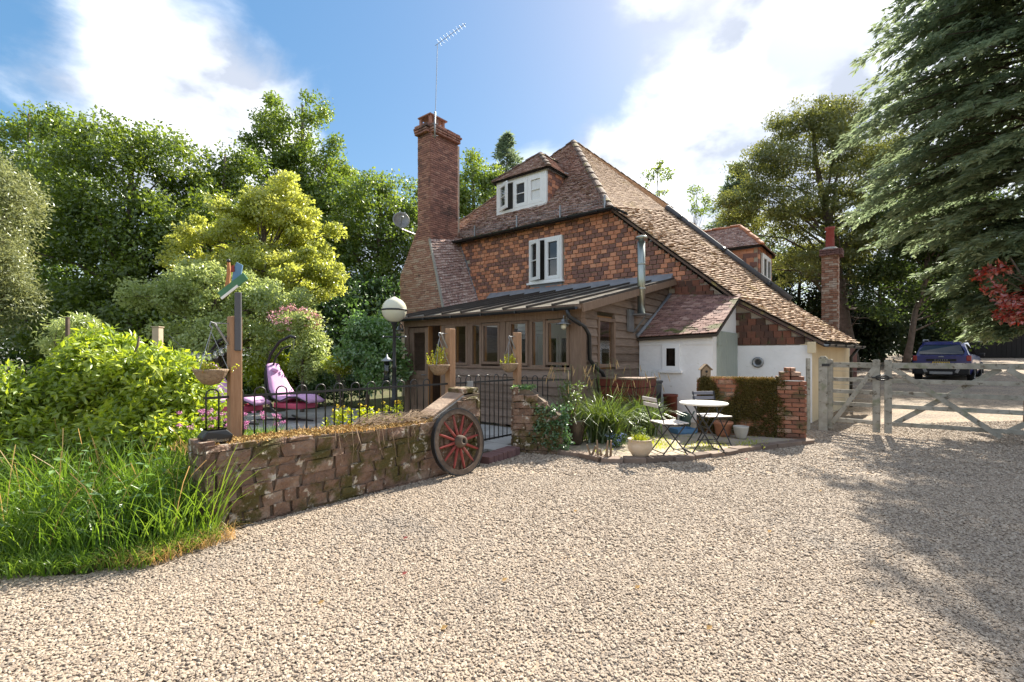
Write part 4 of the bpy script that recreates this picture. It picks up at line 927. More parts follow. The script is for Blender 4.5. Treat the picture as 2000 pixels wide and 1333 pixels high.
c00, c10, c11, c01 = Vector((.11, lb - .12, 1.90)), Vector((la1 + .12, lb - .12, 1.96)), Vector((la1 + .12, GB - .06, 2.92)), Vector((.11, GB - .06, 3.06))
lr = MB().add([p - Vector((0, 0, .02)) for p in (c00, c10, c11, c01)] + [p - Vector((0, 0, .08)) for p in (c00, c10, c11, c01)], [(0, 1, 2, 3), (7, 6, 5, 4), (0, 4, 5, 1), (1, 5, 6, 2), (2, 6, 7, 3), (3, 7, 4, 0)]).build('lean_to_roof', 'roof_under', house)
lt = []; rq = random.Random(8); rows = 21
for j in range(rows):
    v0 = (j + .5) / rows; L0, L1 = c00.lerp(c01, v0), c10.lerp(c11, v0); sl_ = (c01 - c00).normalized(); ax = (L1 - L0).normalized(); nn = ax.cross(sl_).normalized(); n = 10
    for i in range(n + (j % 2)):
        u = (i + .5 - .5 * (j % 2)) / n; w = .158
        if u < .03: u = .025; w = .08
        if u > .97: u = .975; w = .08
        tilt = Matrix.Rotation(-.10 + rq.uniform(-.05, .05), 3, ax)
        lt.append((L0.lerp(L1, u) + nn * (.012 + rq.uniform(0, .012)), (w, .15, .018), tilt @ ROT(ax, sl_, nn)))
pieces('roof_tile', lt, 'lean_tile', lr, jit=.04)
MB().tube([Vector((.13, lb - .16, 1.93)), Vector((.135, 3.6, 2.52)), Vector((.135, GB - .08, 3.08))], .045, 8).build('lead_valley', 'lead', lr, smooth=True)
# --- steel flue
fa, fbb = .30, 2.30
fl = MB().tube([(fa, fbb, 2.42), (fa, fbb, 4.02)], .085, 16).build('flue', 'steel', house, smooth=True)
for zz in (2.95, 3.5): MB().tube([(fa, fbb, zz), (fa, fbb, zz + .04)], .089, 16).build('flue_band', 'steel', fl, smooth=True)
MB().lathe([(.06, 4.02), (.06, 4.08), (.14, 4.09), (.12, 4.13), (.02, 4.16)], 16, (fa, fbb, 0)).build('flue_cowl', 'steel', fl, smooth=True)
MB().box(.1, .48, fbb - .18, fbb + .18, 2.385, 2.41).build('flue_shelf', 'galvanised', fl)
MB().bar((.11, fbb, 2.0), (.42, fbb, 2.38), .03).build('flue_strut', 'galvanised', fl)
MB().box(.108, .16, 1.98, 2.24, 2.02, 2.50).build('flue_plate', 'galvanised', fl)
# ------------------------------------------------------------------ aerial, dish, lamps fixed to the house
def aerial():
    b = HW(-7.50, 3.24, 8.9); t = thing('tv_aerial', 'thin television aerial on a tall pole strapped to the brick chimney', 'aerial', b)
    top = Vector((.08, .06, 3.25)); MB().tube([(0, 0, 0), (0, 0, .9)], .03, 8).build('pole_sleeve', 'galvanised', t, smooth=True)
    MB().tube([(0, 0, .2), top], .011, 6).build('pole', 'galvanised', t)
    d = Vector((.82, -.30, .36)).normalized(); boom = MB().tube([top - d * .1, top + d * 1.15], .008, 6).build('boom', 'galvanised', t)
    sd = d.cross(UP).normalized()
    for k in range(9):
        c = top + d * (.08 + k * .125); l = .17 - .008 * k; MB().tube([c - sd * l, c + sd * l], .0035, 5).build('element', 'galvanised', boom)
    for zz in (.1, .5): MB().tube([(-.1, .06, zz), (0, -.01, zz), (.1, .06, zz)], .012, 5).build('bracket', 'galvanised', t)
aerial()
def dish():
    c = HW(-9.42, 3.75, 6.2); t = thing('satellite_dish', 'grey satellite dish on an arm beside the great chimney', 'satellite dish', c)
    ax = Vector((.35, -.93, .15)).normalized(); q = ax.to_track_quat('Z', 'Y').to_matrix()
    MB().lathe([(.01, 0), (.14, .02), (.26, .07), (.31, .11), (.30, .12), (.25, .085), (.13, .035), (.01, .015)], 18, (-.30, -.25, .25), q).build('reflector', 'grey_metal', t, smooth=True)
    MB().tube([(-.30, -.25, .1), (-.30, -.25, .12), Vector((-.30, -.25, .2)) + ax * .42], .014, 6).build('feed_arm', 'grey_metal', t); MB().sphere(Vector((-.30, -.25, .22)) + ax * .43, .05).build('receiver', 'galvanised', t, smooth=True)
    MB().tube([(.1, .5, -.05), (-.28, -.2, -.02), (-.30, -.25, .2)], .018, 6).build('mount', 'grey_metal', t)
dish()
def wall_lamp(loc, rz, label):
    t = thing('wall_lamp', label, 'lamp', loc, rz)
    MB().tube([(0, .12, -.02), (0, .11, .08), (0, .06, .14), (0, 0, .13), (0, 0, .06)], .013, 8).build('arm', 'galvanised', t, smooth=True)
    MB().lathe([(.03, .07), (.045, .05), (.05, .015), (.135, -.02), (.14, -.03), (.045, -.005), (.02, .03)], 20).build('shade', 'galvanised', t, smooth=True)
    MB().lathe([(.03, 0), (.05, -.05), (.045, -.10), (.015, -.125)], 14).build('globe', 'opal', t, smooth=True)
    MB().lathe([(.05, 0), (.05, .02)], 12, (0, .10, -.02), Matrix.Rotation(R(-90), 3, 'X')).build('wall_plate', 'galvanised', t)
wall_lamp(HW(-.12, -.24, 2.10), HYAW, 'coach lamp with a dish shade on the corner post of the garden room')
wall_lamp(HW(-5.14, -.10, 2.16), HYAW, 'coach lamp with a dish shade at the end by the glazed porch door')
# ------------------------------------------------------------------ stone wall with ramp, beside the drive
def wall_top(s): return float(np.interp(s, [0, 1.2, 2.25, 2.42, 2.98, 3.3], [.74, .72, .68, .71, .99, 1.01]))
def rough_blocks(L, top, rr, zmax=1.2, hs=(.095, .135), ls=(.15, .34), y=.05, d=.12):
    out = []; z = -.05
    while z < zmax:
        h = rr.uniform(*hs); s = -rr.uniform(0, .15)
        while s < L:
            l = rr.uniform(*ls); a, b = max(0, s), min(L, s + l); t = min(top(a + .01), top((a + b) / 2), top(b - .01)); hh = min(h, t - z)
            if b - a > .05 and hh > .035:
                out.append((Vector(((a + b) / 2, y - rr.uniform(0, .022), z + hh / 2)), (b - a - .008, d, hh - .006), Matrix.Rotation(rr.uniform(-.03, .03), 3, 'Y') @ Matrix.Rotation(rr.uniform(-.05, .05), 3, 'X')))
            s += l
        z += h
    return out
sw = thing('stone_wall', 'low mossy old stone wall beside the drive, ramping up to a stub by the garden gate', 'wall', WA, math.atan2(WU.y, WU.x))
pts = [(0, .004, -.1)] + [(s, .004, wall_top(s) - .02) for s in (0, 1.2, 2.25, 2.42, 2.98, WL)] + [(WL, .004, -.1)]
core = MB().prism(pts, (0, .32, 0)).build('wall_core', 'stone_core', sw)
rr = random.Random(21)
pieces('stone', rough_blocks(WL, wall_top, rr, hs=(.07, .15), ls=(.12, .36)), 'wall_stone', sw, jit=.085)
eb = [(Vector((.04 - rr.uniform(0, .02), y, z + .055)), (.16, .12, .10), ROT((0, -1, 0), (1, 0, 0), UP)) for z in np.arange(0, .68, .11) for y in (.1, .26)]
pieces('stone', eb, 'wall_stone', sw, jit=.05)
eb = [(Vector((WL - .02, y, z + .055)), (.16, .12, .10), ROT((0, 1, 0), (-1, 0, 0), UP)) for z in np.arange(0, .95, .11) for y in (.1, .26)]
pieces('stone', eb, 'wall_stone', sw, jit=.05)
# coping tiles on the ramp and top stones of the stub
for i in range(4):
    f = (i + .5) / 4; s = 2.46 + f * .50; zz = wall_top(s) + .012
    o = MB().obox((s, .18, zz), .145, .30, .03, Matrix.Rotation(-R(26.5), 3, 'Y')).build('coping_tile', 'roof_tile_moss', sw, bevel=.005)
    m2 = MB().obox((s, .18, zz - .03), .15, .33, .02, Matrix.Rotation(-R(26.5), 3, 'Y')).build('coping_bed', 'cement', sw)
for s, l in ((3.03, .17), (3.17, .13)): MB().obox((s, .17, 1.03), l, .30, .07, Matrix.Rotation(rr.uniform(-.15, .15), 3, 'Y')).build('top_stone', 'wall_stone', sw, bevel=.015)
def wall_w(s, y, z): return WA + WU * s + WN * y + Vector((0, 0, z))
# moss, dry grass along the top (nobody could count it)
rng = np.random.default_rng(3)
def top_growth():
    s = np.concatenate([rng.uniform(.25, 2.5, 1500), rng.uniform(1.15, 2.35, 1700)]); y = rng.uniform(.0, .36, len(s)); z = np.array([wall_top(q) for q in s]) - .03
    B = np.array([wall_w(a, b, c) for a, b, c in zip(s, y, z)])
    o = blades('dry_grass', B, .06, .9, .006, 'leaf_drygrass', None, 'stuff', 4, 3); tag(o, 'dry golden grass and moss tufts along the top of the low stone wall', 'dry grass')
    C = np.array([wall_w(a, b, wall_top(a) + .0) for a, b in zip(rng.uniform(.1, 2.45, 240), rng.uniform(.02, .34, 240))]); D = np.tile([0, 0, 1.], (240, 1))
    p, ax, nr = leaf_cloud(rng, C, D, .045, 22, .4); o = leaves_mesh('moss', p, ax, nr, .022, .02, 'moss_gold', None, 'stuff'); tag(o, 'golden moss cushions on the top of the low stone wall', 'moss')
    C = np.array([wall_w(a, .16, .73 + .05 * rng.random()) for a in rng.uniform(1.5, 2.35, 26)])
    mb = MB()
    for k in range(170):
        p = Vector(wall_w(rng.uniform(1.5, 2.4), rng.uniform(.05, .36), .70 + rng.uniform(.0, .08))); an = rng.uniform(-.6, .6); d = (WU * math.cos(an) + WN * math.sin(an)) * rng.uniform(.12, .36); mb.tube([p, p + d * .5 + Vector((0, 0, rng.uniform(.0, .06))), p + d + Vector((0, 0, rng.uniform(-.03, .05)))], [.004, .003, .0015], 3, False)
    for k in range(14):
        s0 = rng.uniform(1.0, 2.4); p = Vector(wall_w(s0, -.02, wall_top(s0) + .01)); l = rng.uniform(.1, .38); mb.tube([p, p + WN * -.035 + WU * rng.uniform(-.03, .03) + Vector((0, 0, -l * .5)), p + WN * -.03 + WU * rng.uniform(-.08, .08) + Vector((0, 0, -l))], [.004, .003, .0015], 3, False)
    o = mb.build('cut_stems', 'twig', None, kind='stuff'); tag(o, 'heap of dry cut stems trailing over the top of the low stone wall', 'dead stems')
top_growth()
# raised bed behind it
bed = [wall_w(.12, .34, 0), wall_w(3.2, .34, 0), wall_w(3.0, .78, 0), wall_w(.3, .85, 0)]
MB().prism([Vector((p.x, p.y, -.05)) for p in bed], (0, 0, .68)).build('planting_bed', 'soil', None, kind='structure')
# black lamp on the wall end
def wall_box():
    t = thing('wall_light', 'black box light standing on the near end of the low stone wall', 'light', wall_w(.13, .15, wall_top(.1) - .0), math.atan2(WU.y, WU.x)); t.scale = (1.05, 1.05, 1.5)
    MB().prism([(-.10, -.06, 0), (.10, -.06, 0), (.115, -.075, .04), (.07, -.06, .075), (-.07, -.06, .075), (-.115, -.075, .04)], (0, .14, 0)).build('housing', 'black_plastic', t, bevel=.008)
    MB().box(-.07, .07, -.055, .07, .076, .082).build('solar_panel', 'car_glass', t); MB().box(-.08, .08, -.066, -.061, .008, .03).build('lens', 'bulb_glass', t)
wall_box()
# ------------------------------------------------------------------ second stub wall with ivy, right of the gate
p0, p1 = Vector((.02, 7.22, 0)), Vector((.74, 7.06, 0)); dU = (p1 - p0).normalized(); L2 = (p1 - p0).length
sb = thing('gate_stub_wall', 'short ivy-clad stone stub wall between the iron gate and the tall sedge', 'wall', p0, math.atan2(dU.y, dU.x))
t2 = lambda s: float(np.interp(s, [0, .25, .5, .74], [1.02, 1.0, .80, .58]))
MB().prism([(0, .03, -.1)] + [(s, .03, t2(s) - .03) for s in (0, .25, .5, L2)] + [(L2, .03, -.1)], (0, .30, 0)).build('wall_core', 'stone_core', sb)
pieces('stone', rough_blocks(L2, t2, random.Random(4)), 'wall_stone', sb, jit=.05)
eb = [(Vector((.03 - rr.uniform(0, .02), y, z + .055)), (.15, .12, .10), ROT((0, -1, 0), (1, 0, 0), UP)) for z in np.arange(0, .95, .11) for y in (.1, .25)]
pieces('stone', eb, 'wall_stone', sb, jit=.05)
C = np.array([p0 + dU * s + Vector((dU.y, -dU.x, 0)) * o_ + Vector((0, 0, z)) for s, o_, z in zip(rng.uniform(.33, .86, 90), rng.uniform(-.1, .06, 90), rng.uniform(.05, .72, 90))])
p, ax, nr = leaf_cloud(rng, C, np.tile([.3, -.9, .2], (len(C), 1)), .075, 26); ln = .035 * (.7 + .6 * rng.random(len(p)))
iv = leaves_mesh('ivy', p, ax, nr, ln, ln * .9, 'leaf_ivy', None, 'stuff'); tag(iv, 'dark green ivy hanging over the end of the short stub wall', 'ivy')
C = np.array([p0 + dU * s + Vector((-dU.y, dU.x, 0)) * o_ + Vector((0, 0, 1.0)) for s, o_ in zip(rng.uniform(.0, .3, 26), rng.uniform(0, .3, 26))])
p, ax, nr = leaf_cloud(rng, C, np.tile([0, 0, 1.], (len(C), 1)), .05, 24, .7); wm = leaves_mesh('wall_plants', p, ax, nr, .03, .02, 'leaf_shrub', None, 'stuff'); tag(wm, 'small green plants growing on top of the short stub wall', 'plants')
# ------------------------------------------------------------------ timber posts, hooped iron fence, gate
FL = lambda s, off=.5: WA + WN * off + WU * s
S0, S1, S2 = .40, 3.15, 4.60
def post(s, label, z0):
    p = FL(s); t = thing('timber_post', label, 'post', (p.x, p.y, z0), math.atan2(WU.y, WU.x))
    MB().box(-.052, .052, -.052, .052, -.1, 1.87 - z0).build('shaft', 'post_timber', t, bevel=.008)
    return t
pA = post(S0, 'square timber post carrying the dark board and painted bird in the raised bed', .55)
pB = post(S1, 'square timber post at the hinge side of the hooped iron garden gate', 0)
pC = post(S2, 'square timber post behind the short ivy-clad stub wall', 0)
for t, z0 in ((pA, .55), (pB, 0), (pC, 0)):
    MB().tube([(-.055, 0, 1.60 - z0), (-.17, 0, 1.80 - z0)], .012, 8).build('hook_arm', 'galvanised', t); MB().tube([(-.055, 0, 1.80 - z0), (-.19, 0, 1.80 - z0)], .005, 6).build('hook_bar', 'galvanised', t)
    MB().tube([(-.17, 0, 1.80 - z0), (-.20, 0, 1.81 - z0), (-.21, 0, 1.77 - z0), (-.185, 0, 1.745 - z0)], .006, 6).build('hook', 'galvanised', t)
def basket(s, label, tall, seed):
    rng = np.random.default_rng(seed); p = FL(s) - WU * .20; t = thing('hanging_basket', label, 'hanging basket', (p.x, p.y, 1.22), 0)
    MB().lathe([(.02, 0), (.07, .015), (.115, .07), (.14, .13), (.15, .145), (.135, .15), (.12, .12), (.02, .11)], 20).build('basket', 'coir', t, smooth=True)
    for k in range(3):
        an = 2.1 * k + .4; MB().tube([(.14 * math.cos(an), .14 * math.sin(an), .145), (0, 0, .50)], .0035, 4, False).build('chain', 'galvanised', t)
    MB().tube([(0, 0, .50), (.015, 0, .53), (0, 0, .555)], .004, 5).build('chain_ring', 'galvanised', t)
    B = np.column_stack([rng.normal(size=26) * .05, rng.normal(size=26) * .05, np.full(26, .12)]); st = MB()
    P_ = []
    for b in B:
        h = tall * rng.uniform(.25, 1); q = Vector(b) + Vector((rng.normal() * .03, rng.normal() * .03, h)); st.tube([b, q], [.004, .002], 4, False)
        for f in np.linspace(.2, 1, int(4 + h * 40)): P_.append(Vector(b).lerp(q, f))
    st.build('stems', 'orange_paint', t, kind='stuff')
    P_ = np.array(P_ * 3); n = len(P_); leaves_mesh('leaves', P_ + rng.normal(size=(n, 3)) * .006, unit(rng, n) + [0, 0, .3], unit(rng, n), .024, .013, 'leaf_lime', t, 'stuff')
basket(S1, 'coir hanging basket with a tall upright succulent, hung on the hinge-side gate post', .30, 1)
basket(S2, 'coir hanging basket with short upright stems, hung on the post behind the stub wall', .17, 2)
basket(S0, 'coir hanging basket with one drooping stem, hung on the post in the raised bed', .10, 3)
def bird_sign():
    p = FL(S0); t = thing('bird_ornament', 'painted wooden bird with green wing on a dark board above the timber post', 'ornament', (p.x + .06, p.y - .035, 1.60), 0)
    MB().box(-.032, .032, -.022, .003, -.06, .50).build('board', 'slate_grey', t, bevel=.01)
    MB().obox((-.045, -.015, .56), .31, .016, .075, Matrix.Rotation(R(-38), 3, 'Y')).build('wing', 'green_paint', t, bevel=.003); MB().obox((-.075, -.018, .50), .20, .012, .022, Matrix.Rotation(R(-38), 3, 'Y')).build('wing_edge', 'white_flat', t)
    MB().prism([(-.135, -.01, .52), (-.09, -.01, .52), (-.075, -.01, .70), (-.085, -.01, .80), (-.105, -.01, .80), (-.11, -.01, .66)], (0, .016, 0)).build('body', 'orange_paint', t); MB().sphere((-.092, -.005, .80), .018, 8, 5).build('head', 'black_plastic', t)
    MB().prism([(-.07, .0, .58), (.02, .0, .66), (.035, .0, .76), (-.02, .0, .79), (-.05, .0, .72)], (0, .014, 0)).build('tail', 'blue_paint', t); MB().prism([(-.07, -.012, .69), (-.035, -.012, .70), (-.04, -.012, .76), (-.065, -.012, .75)], (0, .01, 0)).build('breast_patch', 'wheel_red', t)
bird_sign()
def hoops(t, n, w, zr, ztop, z0, mb_r=.0075):
    """n hoops spaced w along local x"""
    me = None
    for i in range(n):
        x0 = i * w; pts = [(x0, 0, z0), (x0, 0, zr)] + [(x0 + w * .25 - w * .25 * math.cos(math.pi * k / 6), 0, ztop - .05 + .05 * math.sin(math.pi * k / 6)) for k in range(7)] + [(x0 + w * .5, 0, zr), (x0 + w * .5, 0, z0)]
        if me is None:
            o = MB().tube([(a - x0, b, c) for a, b, c in pts], mb_r, 6).build('hoop', 'black_iron', t, smooth=True); me = o.data
        else: o = bpy.data.objects.new('hoop', me); link(o, t)
        o.location = (x0, 0, 0)
def hoop_fence(name, label, cat, p, q, zr, ztop, z0, w=.21, low=None):
    p, q = Vector(p), Vector(q); d = q - p; L_ = Vector((d.x, d.y, 0)).length; t = thing(name, label, cat, (p.x, p.y, 0), math.atan2(d.y, d.x)); n = int((L_ - .02) / w)
    hoops(t, n, w, zr, ztop, z0)
    MB().box(-.02, L_ + .02, -.008, .008, zr - .012, zr + .012).build('rail', 'black_iron', t)
    if low is not None: MB().box(-.02, L_ + .02, -.008, .008, low - .012, low + .012).build('rail', 'black_iron', t)
    return t
f1 = hoop_fence('hoop_fence', 'black hoop-topped iron fence standing in the raised bed behind the low stone wall', 'fence', FL(.16), FL(S1 - .06), 1.10, 1.18, .56)
gt = hoop_fence('garden_gate', 'black hoop-topped iron garden gate between the two timber posts', 'gate', FL(S1 + .10), FL(S2 - .10), 1.10, 1.20, .20, .2, .22)
MB().box(.2, .32, -.03, -.009, 1.03, 1.12).build('latch', 'galvanised', gt)
f3 = hoop_fence('hoop_fence', 'black hoop-topped iron fence running from the stub wall to the sedge', 'fence', FL(S2) + Vector((.08, 0, 0)), (.86, 8.02, 0), 1.08, 1.16, 0, .19)
# step of bricks in the gateway
q = []
for i in range(7):
    c = Vector((-.40, 6.50, .045)).lerp(Vector((.04, 7.16, .055)), (i + .5) / 7); d = (Vector((.04, 7.16, 0)) - Vector((-.40, 6.50, 0))).normalized(); q.append((c, (.105, .22, .11), ROT(d, (-d.y, d.x, 0), UP)))
st = thing('brick_step', 'low step of dark red bricks laid across the garden gateway', 'step', (0, 0, 0)); pieces('brick', q, 'step_brick', st, jit=.05)
# courtyard paving behind the fence
yard = MB().prism([(-.45, 6.75, -.05), (.1, 7.25, -.05), (.3, 8.4, -.05), (1.1, 8.8, -.05), (-2.7, 11.95, -.05), (-6.5, 14.5, -.05), (-9, 12.5, -.05), (-5.2, 7.0, -.05), (-3.4, 5.3, -.05), (-1.0, 7.0, -.05)], (0, 0, .07)).build('courtyard', 'soil', None, kind='structure')
q = []; rr2 = random.Random(9)
yp = [(-.45, 6.9), (.15, 7.4), (.3, 8.3), (1.0, 8.75), (-2.7, 11.9), (-6.0, 13.8), (-7.6, 12.0), (-4.6, 8.4), (-1.2, 7.4)]
for i in range(-16, 6):
    for j in range(-2, 16):
        c = HW(i * .47 + (j % 2) * .2, j * .47 - 3.4, 0)
        if bool(in_poly(np.array(c.x), np.array(c.y), yp)): q.append((Vector((c.x, c.y, .035 + rr2.uniform(0, .006))), (.455, .455, .035), Matrix.Rotation(HYAW, 3, 'Z')))
pieces('paving_slab', q, 'slab', yard, jit=.008)
# ------------------------------------------------------------------ cart wheel
def wheel():
    base = Vector((-.66, 5.80, 0)); top = Vector((-.80, 6.03, .82)); ax_u = WU; up = (Vector(wall_w(2.72, -.05, .82)) - Vector(wall_w(2.72, -.20, 0))).normalized(); nrm = ax_u.cross(up).normalized()
    c = Vector(wall_w(2.74, -.20, 0)) + up * .425
    t = thing('cart_wheel', 'old wooden cart wheel with red spokes leaning on the low stone wall', 'wheel', c); t.rotation_euler = ROT(ax_u, nrm.cross(ax_u), nrm).to_euler() if False else ROT(ax_u, up, nrm).to_euler()
    n = 36; rim = MB(); prof = [(.345, -.028), (.405, -.028), (.405, .028), (.345, .028), (.345, -.028)]; rim.lathe(prof, n); rim.f = rim.f[:-2]; rim.build('rim', 'wheel_wood', t)
    ty = MB(); ty.lathe([(.404, -.03), (.418, -.03), (.418, .03), (.404, .03), (.404, -.03)], n); ty.f = ty.f[:-2]; ty.build('iron_tyre', 'black_iron', t)
    hub = MB().lathe([(.03, -.10), (.055, -.10), (.075, -.06), (.085, 0), (.075, .06), (.055, .10), (.03, .10), (.028, .06)], 16).build('hub', 'wheel_wood', t, smooth=True)
    MB().lathe([(.001, .09), (.028, .09)], 12).build('hub_hole', 'dark_room', hub)
    sm = None
    for k in range(12):
        an = 2 * math.pi * k / 12 + .12
        if sm is None: o = MB().tube([(.06, 0, 0), (.15, 0, 0), (.30, 0, 0), (.35, 0, 0)], [.021, .019, .015, .013], 8).build('spoke', 'wheel_red', t, smooth=True); sm = o.data
        else: o = bpy.data.objects.new('spoke', sm); link(o, t)
        o.rotation_euler = (0, 0, an)
wheel()
# ------------------------------------------------------------------ lamp post, feeder
LP = P(770, 694, 9.3); LP.z = .03
def lamp_post():
    t = thing('lamp_post', 'black lamp post with a cream globe standing in the courtyard', 'lamp post', LP)
    MB().lathe([(.11, 0), (.11, .05), (.07, .09), (.065, .55), (.08, .58), (.05, .63), (.04, 1.2), (.055, 1.23), (.036, 1.27), (.032, 2.05), (.06, 2.09), (.08, 2.12)], 14).build('column', 'black_iron', t, smooth=True)
    gz0 = 2.36; rg = .245
    MB().lathe([(.08, gz0 - .235)] + [(rg * math.sin(math.pi * (i / 12)), gz0 - rg * math.cos(math.pi * i / 12)) for i in range(2, 11)] + [(.085, gz0 + .225), (.03, gz0 + .262)], 24).build('globe', 'opal', t, smooth=True)
    b = MB(); b.lathe([(rg - .002, gz0 - .018), (rg + .009, gz0 - .012), (rg + .009, gz0 + .012), (rg - .002, gz0 + .018), (rg - .002, gz0 - .018)], 24); b.f = b.f[:-2]; b.build('band', 'black_iron', t, smooth=True)
    MB().lathe([(.03, gz0 + .25), (.012, gz0 + .29), (.016, gz0 + .31), (.003, gz0 + .35)], 10).build('finial', 'black_iron', t, smooth=True)
    MB().tube([(-.22, 0, 1.83), (.22, 0, 1.83)], .014, 8).build('ladder_bar', 'black_iron', t); MB().tube([(-.15, -.02, 1.50), (0, 0, 1.52)], .01, 6).build('bracket', 'black_iron', t)
    for sx in (-.22, .22): MB().sphere((sx, 0, 1.83), .022, 8, 6).build('bar_end', 'galvanised', t, smooth=True)
    f = thing('bird_feeder', 'hanging bird feeder with a pale cone roof on the lamp post bracket', 'bird feeder', LP + Vector((-.14, -.02, .95)))
    MB().lathe([(.115, .40), (.11, .415), (.02, .48), (.008, .55)], 18).build('roof', 'galvanised', f, smooth=True); MB().lathe([(.055, 0), (.055, .40)], 12).build('seed_tube', 'window_glass', f, smooth=True); MB().lathe([(.062, -.015), (.062, .02)], 12).build('base', 'black_plastic', f)
lamp_post()
# ------------------------------------------------------------------ swing loungers
def lounger(loc, rz, label, sc_=1.0):
    t = thing('swing_lounger', label, 'lounger', loc, rz, 'swing loungers'); t.scale = (sc_,) * 3
    # head towards -x, feet towards +x
    arc = [(.35, 0, .04), (-.25, 0, .02), (-.62, 0, .22), (-.84, 0, .62), (-.86, 0, 1.06), (-.68, 0, 1.48), (-.36, 0, 1.78), (.02, 0, 1.90), (.18, 0, 1.86)]
    MB().tube(arc, .032, 10).build('stand_arc', 'black_iron', t, smooth=True)
    arc2 = [(-.45, .0, .62), (-.60, 0, .9), (-.62, 0, 1.15), (-.50, 0, 1.40), (-.25, 0, 1.62), (.0, 0, 1.68)]; MB().tube(arc2, .02, 8).build('inner_arc', 'black_iron', t, smooth=True)
    MB().tube([(-.5, -.45, .03), (.35, 0, .04), (-.5, .45, .03)], .028, 8).build('base_foot', 'black_iron', t, smooth=True); MB().tube([(.35, 0, .04), (.75, 0, .03)], .028, 8).build('base_foot', 'black_iron', t)
    MB().tube([(.16, 0, 1.86), (.12, 0, 1.6)], .006, 5).build('hanger', 'galvanised', t)
    prof = [(-.62, 1.24, .16), (-.50, .98, .22), (-.36, .72, .28), (-.18, .52, .31), (.08, .46, .31), (.34, .56, .29), (.55, .57, .26), (.86, .46, .22)]
    for sgn in (-1, 1): MB().tube([(x, sgn * w, z) for x, z, w in prof], .014, 6).build('side_rail', 'black_iron', t, smooth=True)
    V = []; F = []
    for i, (x, z, w) in enumerate(prof):
        for j, yy in enumerate((-1, -.5, 0, .5, 1)): V.append((x + .03, yy * (w - .02), z + .05 - .02 * abs(yy)))
    for i, (x, z, w) in enumerate(prof):
        for j, yy in enumerate((-1, -.5, 0, .5, 1)): V.append((x - .01, yy * (w - .02), z - .02))
    n = len(prof)
    for i in range(n - 1):
        for j in range(4):
            a = i * 5 + j; F.append((a, a + 1, a + 6, a + 5)); b = a + n * 5; F.append((b, b + 5, b + 6, b + 1))
        for j in (0, 4):
            a = i * 5 + j; b = a + n * 5; F.append((a, a + 5, b + 5, b))
    for i in (0, n - 1):
        for j in range(4): a = i * 5 + j; b = a + n * 5; F.append((a, b, b + 1, a + 1))
    MB().add(V, F).build('cushion', 'pink_cloth', t, smooth=True)
    MB().box(-.20, .60, -.27, .27, .30, .42).build('under_cushion', 'red_cloth', t, bevel=.03)
    MB().sphere((-.53, 0, 1.13), .1, 10, 6, .6).build('pillow', 'pink_cloth', t, smooth=True)
q = P(566, 694, 10.6); lounger((q.x, q.y, .03), R(-28), 'hanging swing lounger with a mauve cushion in front of lime-green shrub', 1.0)
q = P(452, 694, 10.0); lounger((q.x, q.y, .03), R(-20), 'hanging swing lounger half hidden behind the post with the painted bird', 1.0)
# festoon lights
def festoon():
    a = P(462, 655, 5.6); b = P(330, 655, 6.2); t = thing('festoon_lights', 'string of clear bulbs hanging left of the post with the painted bird', 'string lights', b)
    pts = [b.lerp(a, f) + Vector((0, 0, -.22 * (1 - (2 * f - 1) ** 2))) - b for f in np.linspace(0, 1, 13)]; MB().tube(pts, .005, 5).build('wire', 'black_plastic', t)
    for k in range(3, 11):
        p = pts[k] + (pts[k + 1] - pts[k]) * .5; o = MB().lathe([(.012, -.01), (.02, -.03), (.033, -.06), (.034, -.075), (.02, -.105), (.004, -.11)], 12, p).build('bulb', 'bulb_glass', t, smooth=True); MB().lathe([(.013, -.025), (.013, .005)], 8, p).build('socket', 'black_plastic', o)
        MB().sphere(p + Vector((0, 0, -.07)), .012, 6, 4).build('filament', 'white_flat', o)
festoon()
# ------------------------------------------------------------------ patio in front of the lean-to
pm = MB().prism([Vector((x, y, -.05)) for x, y in PATIO], (0, 0, .11)).build('patio', 'patio_stone', None, kind='structure')
q = []; rr3 = random.Random(12)
for (x0, y0), (x1, y1) in zip(PATIO[:8], PATIO[1:9]):
    L_ = math.hypot(x1 - x0, y1 - y0); n = max(1, round(L_ / .30)); d = Vector((x1 - x0, y1 - y0, 0)).normalized()
    for i in range(n):
        c = Vector((x0, y0, 0)).lerp(Vector((x1, y1, 0)), (i + .5) / n); q.append((c + Vector((-d.y, d.x, 0)) * rr3.uniform(-.01, .03) + Vector((0, 0, .035 + rr3.uniform(0, .012))), (L_ / n - .012, .14 + rr3.uniform(0, .06), .075), ROT(d, (-d.y, d.x, 0), UP) @ Matrix.Rotation(rr3.uniform(-.06, .06), 3, 'Z')))
pieces('edging_stone', q, 'edge_stone', pm, jit=.06)
# mossy brick wall with stepped end
b0, b1 = Vector((3.46, 8.74, 0)), Vector((5.02, 8.08, 0)); dB = (b1 - b0).normalized(); LB = (b1 - b0).length
bw = thing('brick_wall', 'mossy low brick wall with a stepped end pier behind the bistro table', 'wall', b0, math.atan2(dB.y, dB.x))
MB().box(.01, LB - .01, .03, .22, -.05, 1.04).build('wall_core', 'mortar', bw)
q = []; rb_ = random.Random(5)
brick_rows(q, (0, .03, 0), XA, FR, .0, 1.06, lambda z: (0, LB - .42), d=.06, rr=rb_); qp = []; brick_rows(qp, (0, 0, 0), XA, FR, .0, 1.06, lambda z: (LB - .42, LB), d=.06, rr=rb_)
brick_rows(qp, (LB, 0, 0), YA, RT, 0, 1.06, lambda z: (-.02, .24), d=.06, rr=rb_); brick_rows(q, (0, 0, 0), (0, -1, 0), (-1, 0, 0), 0, 1.06, lambda z: (-.24, -.02), d=.06, rr=rb_)
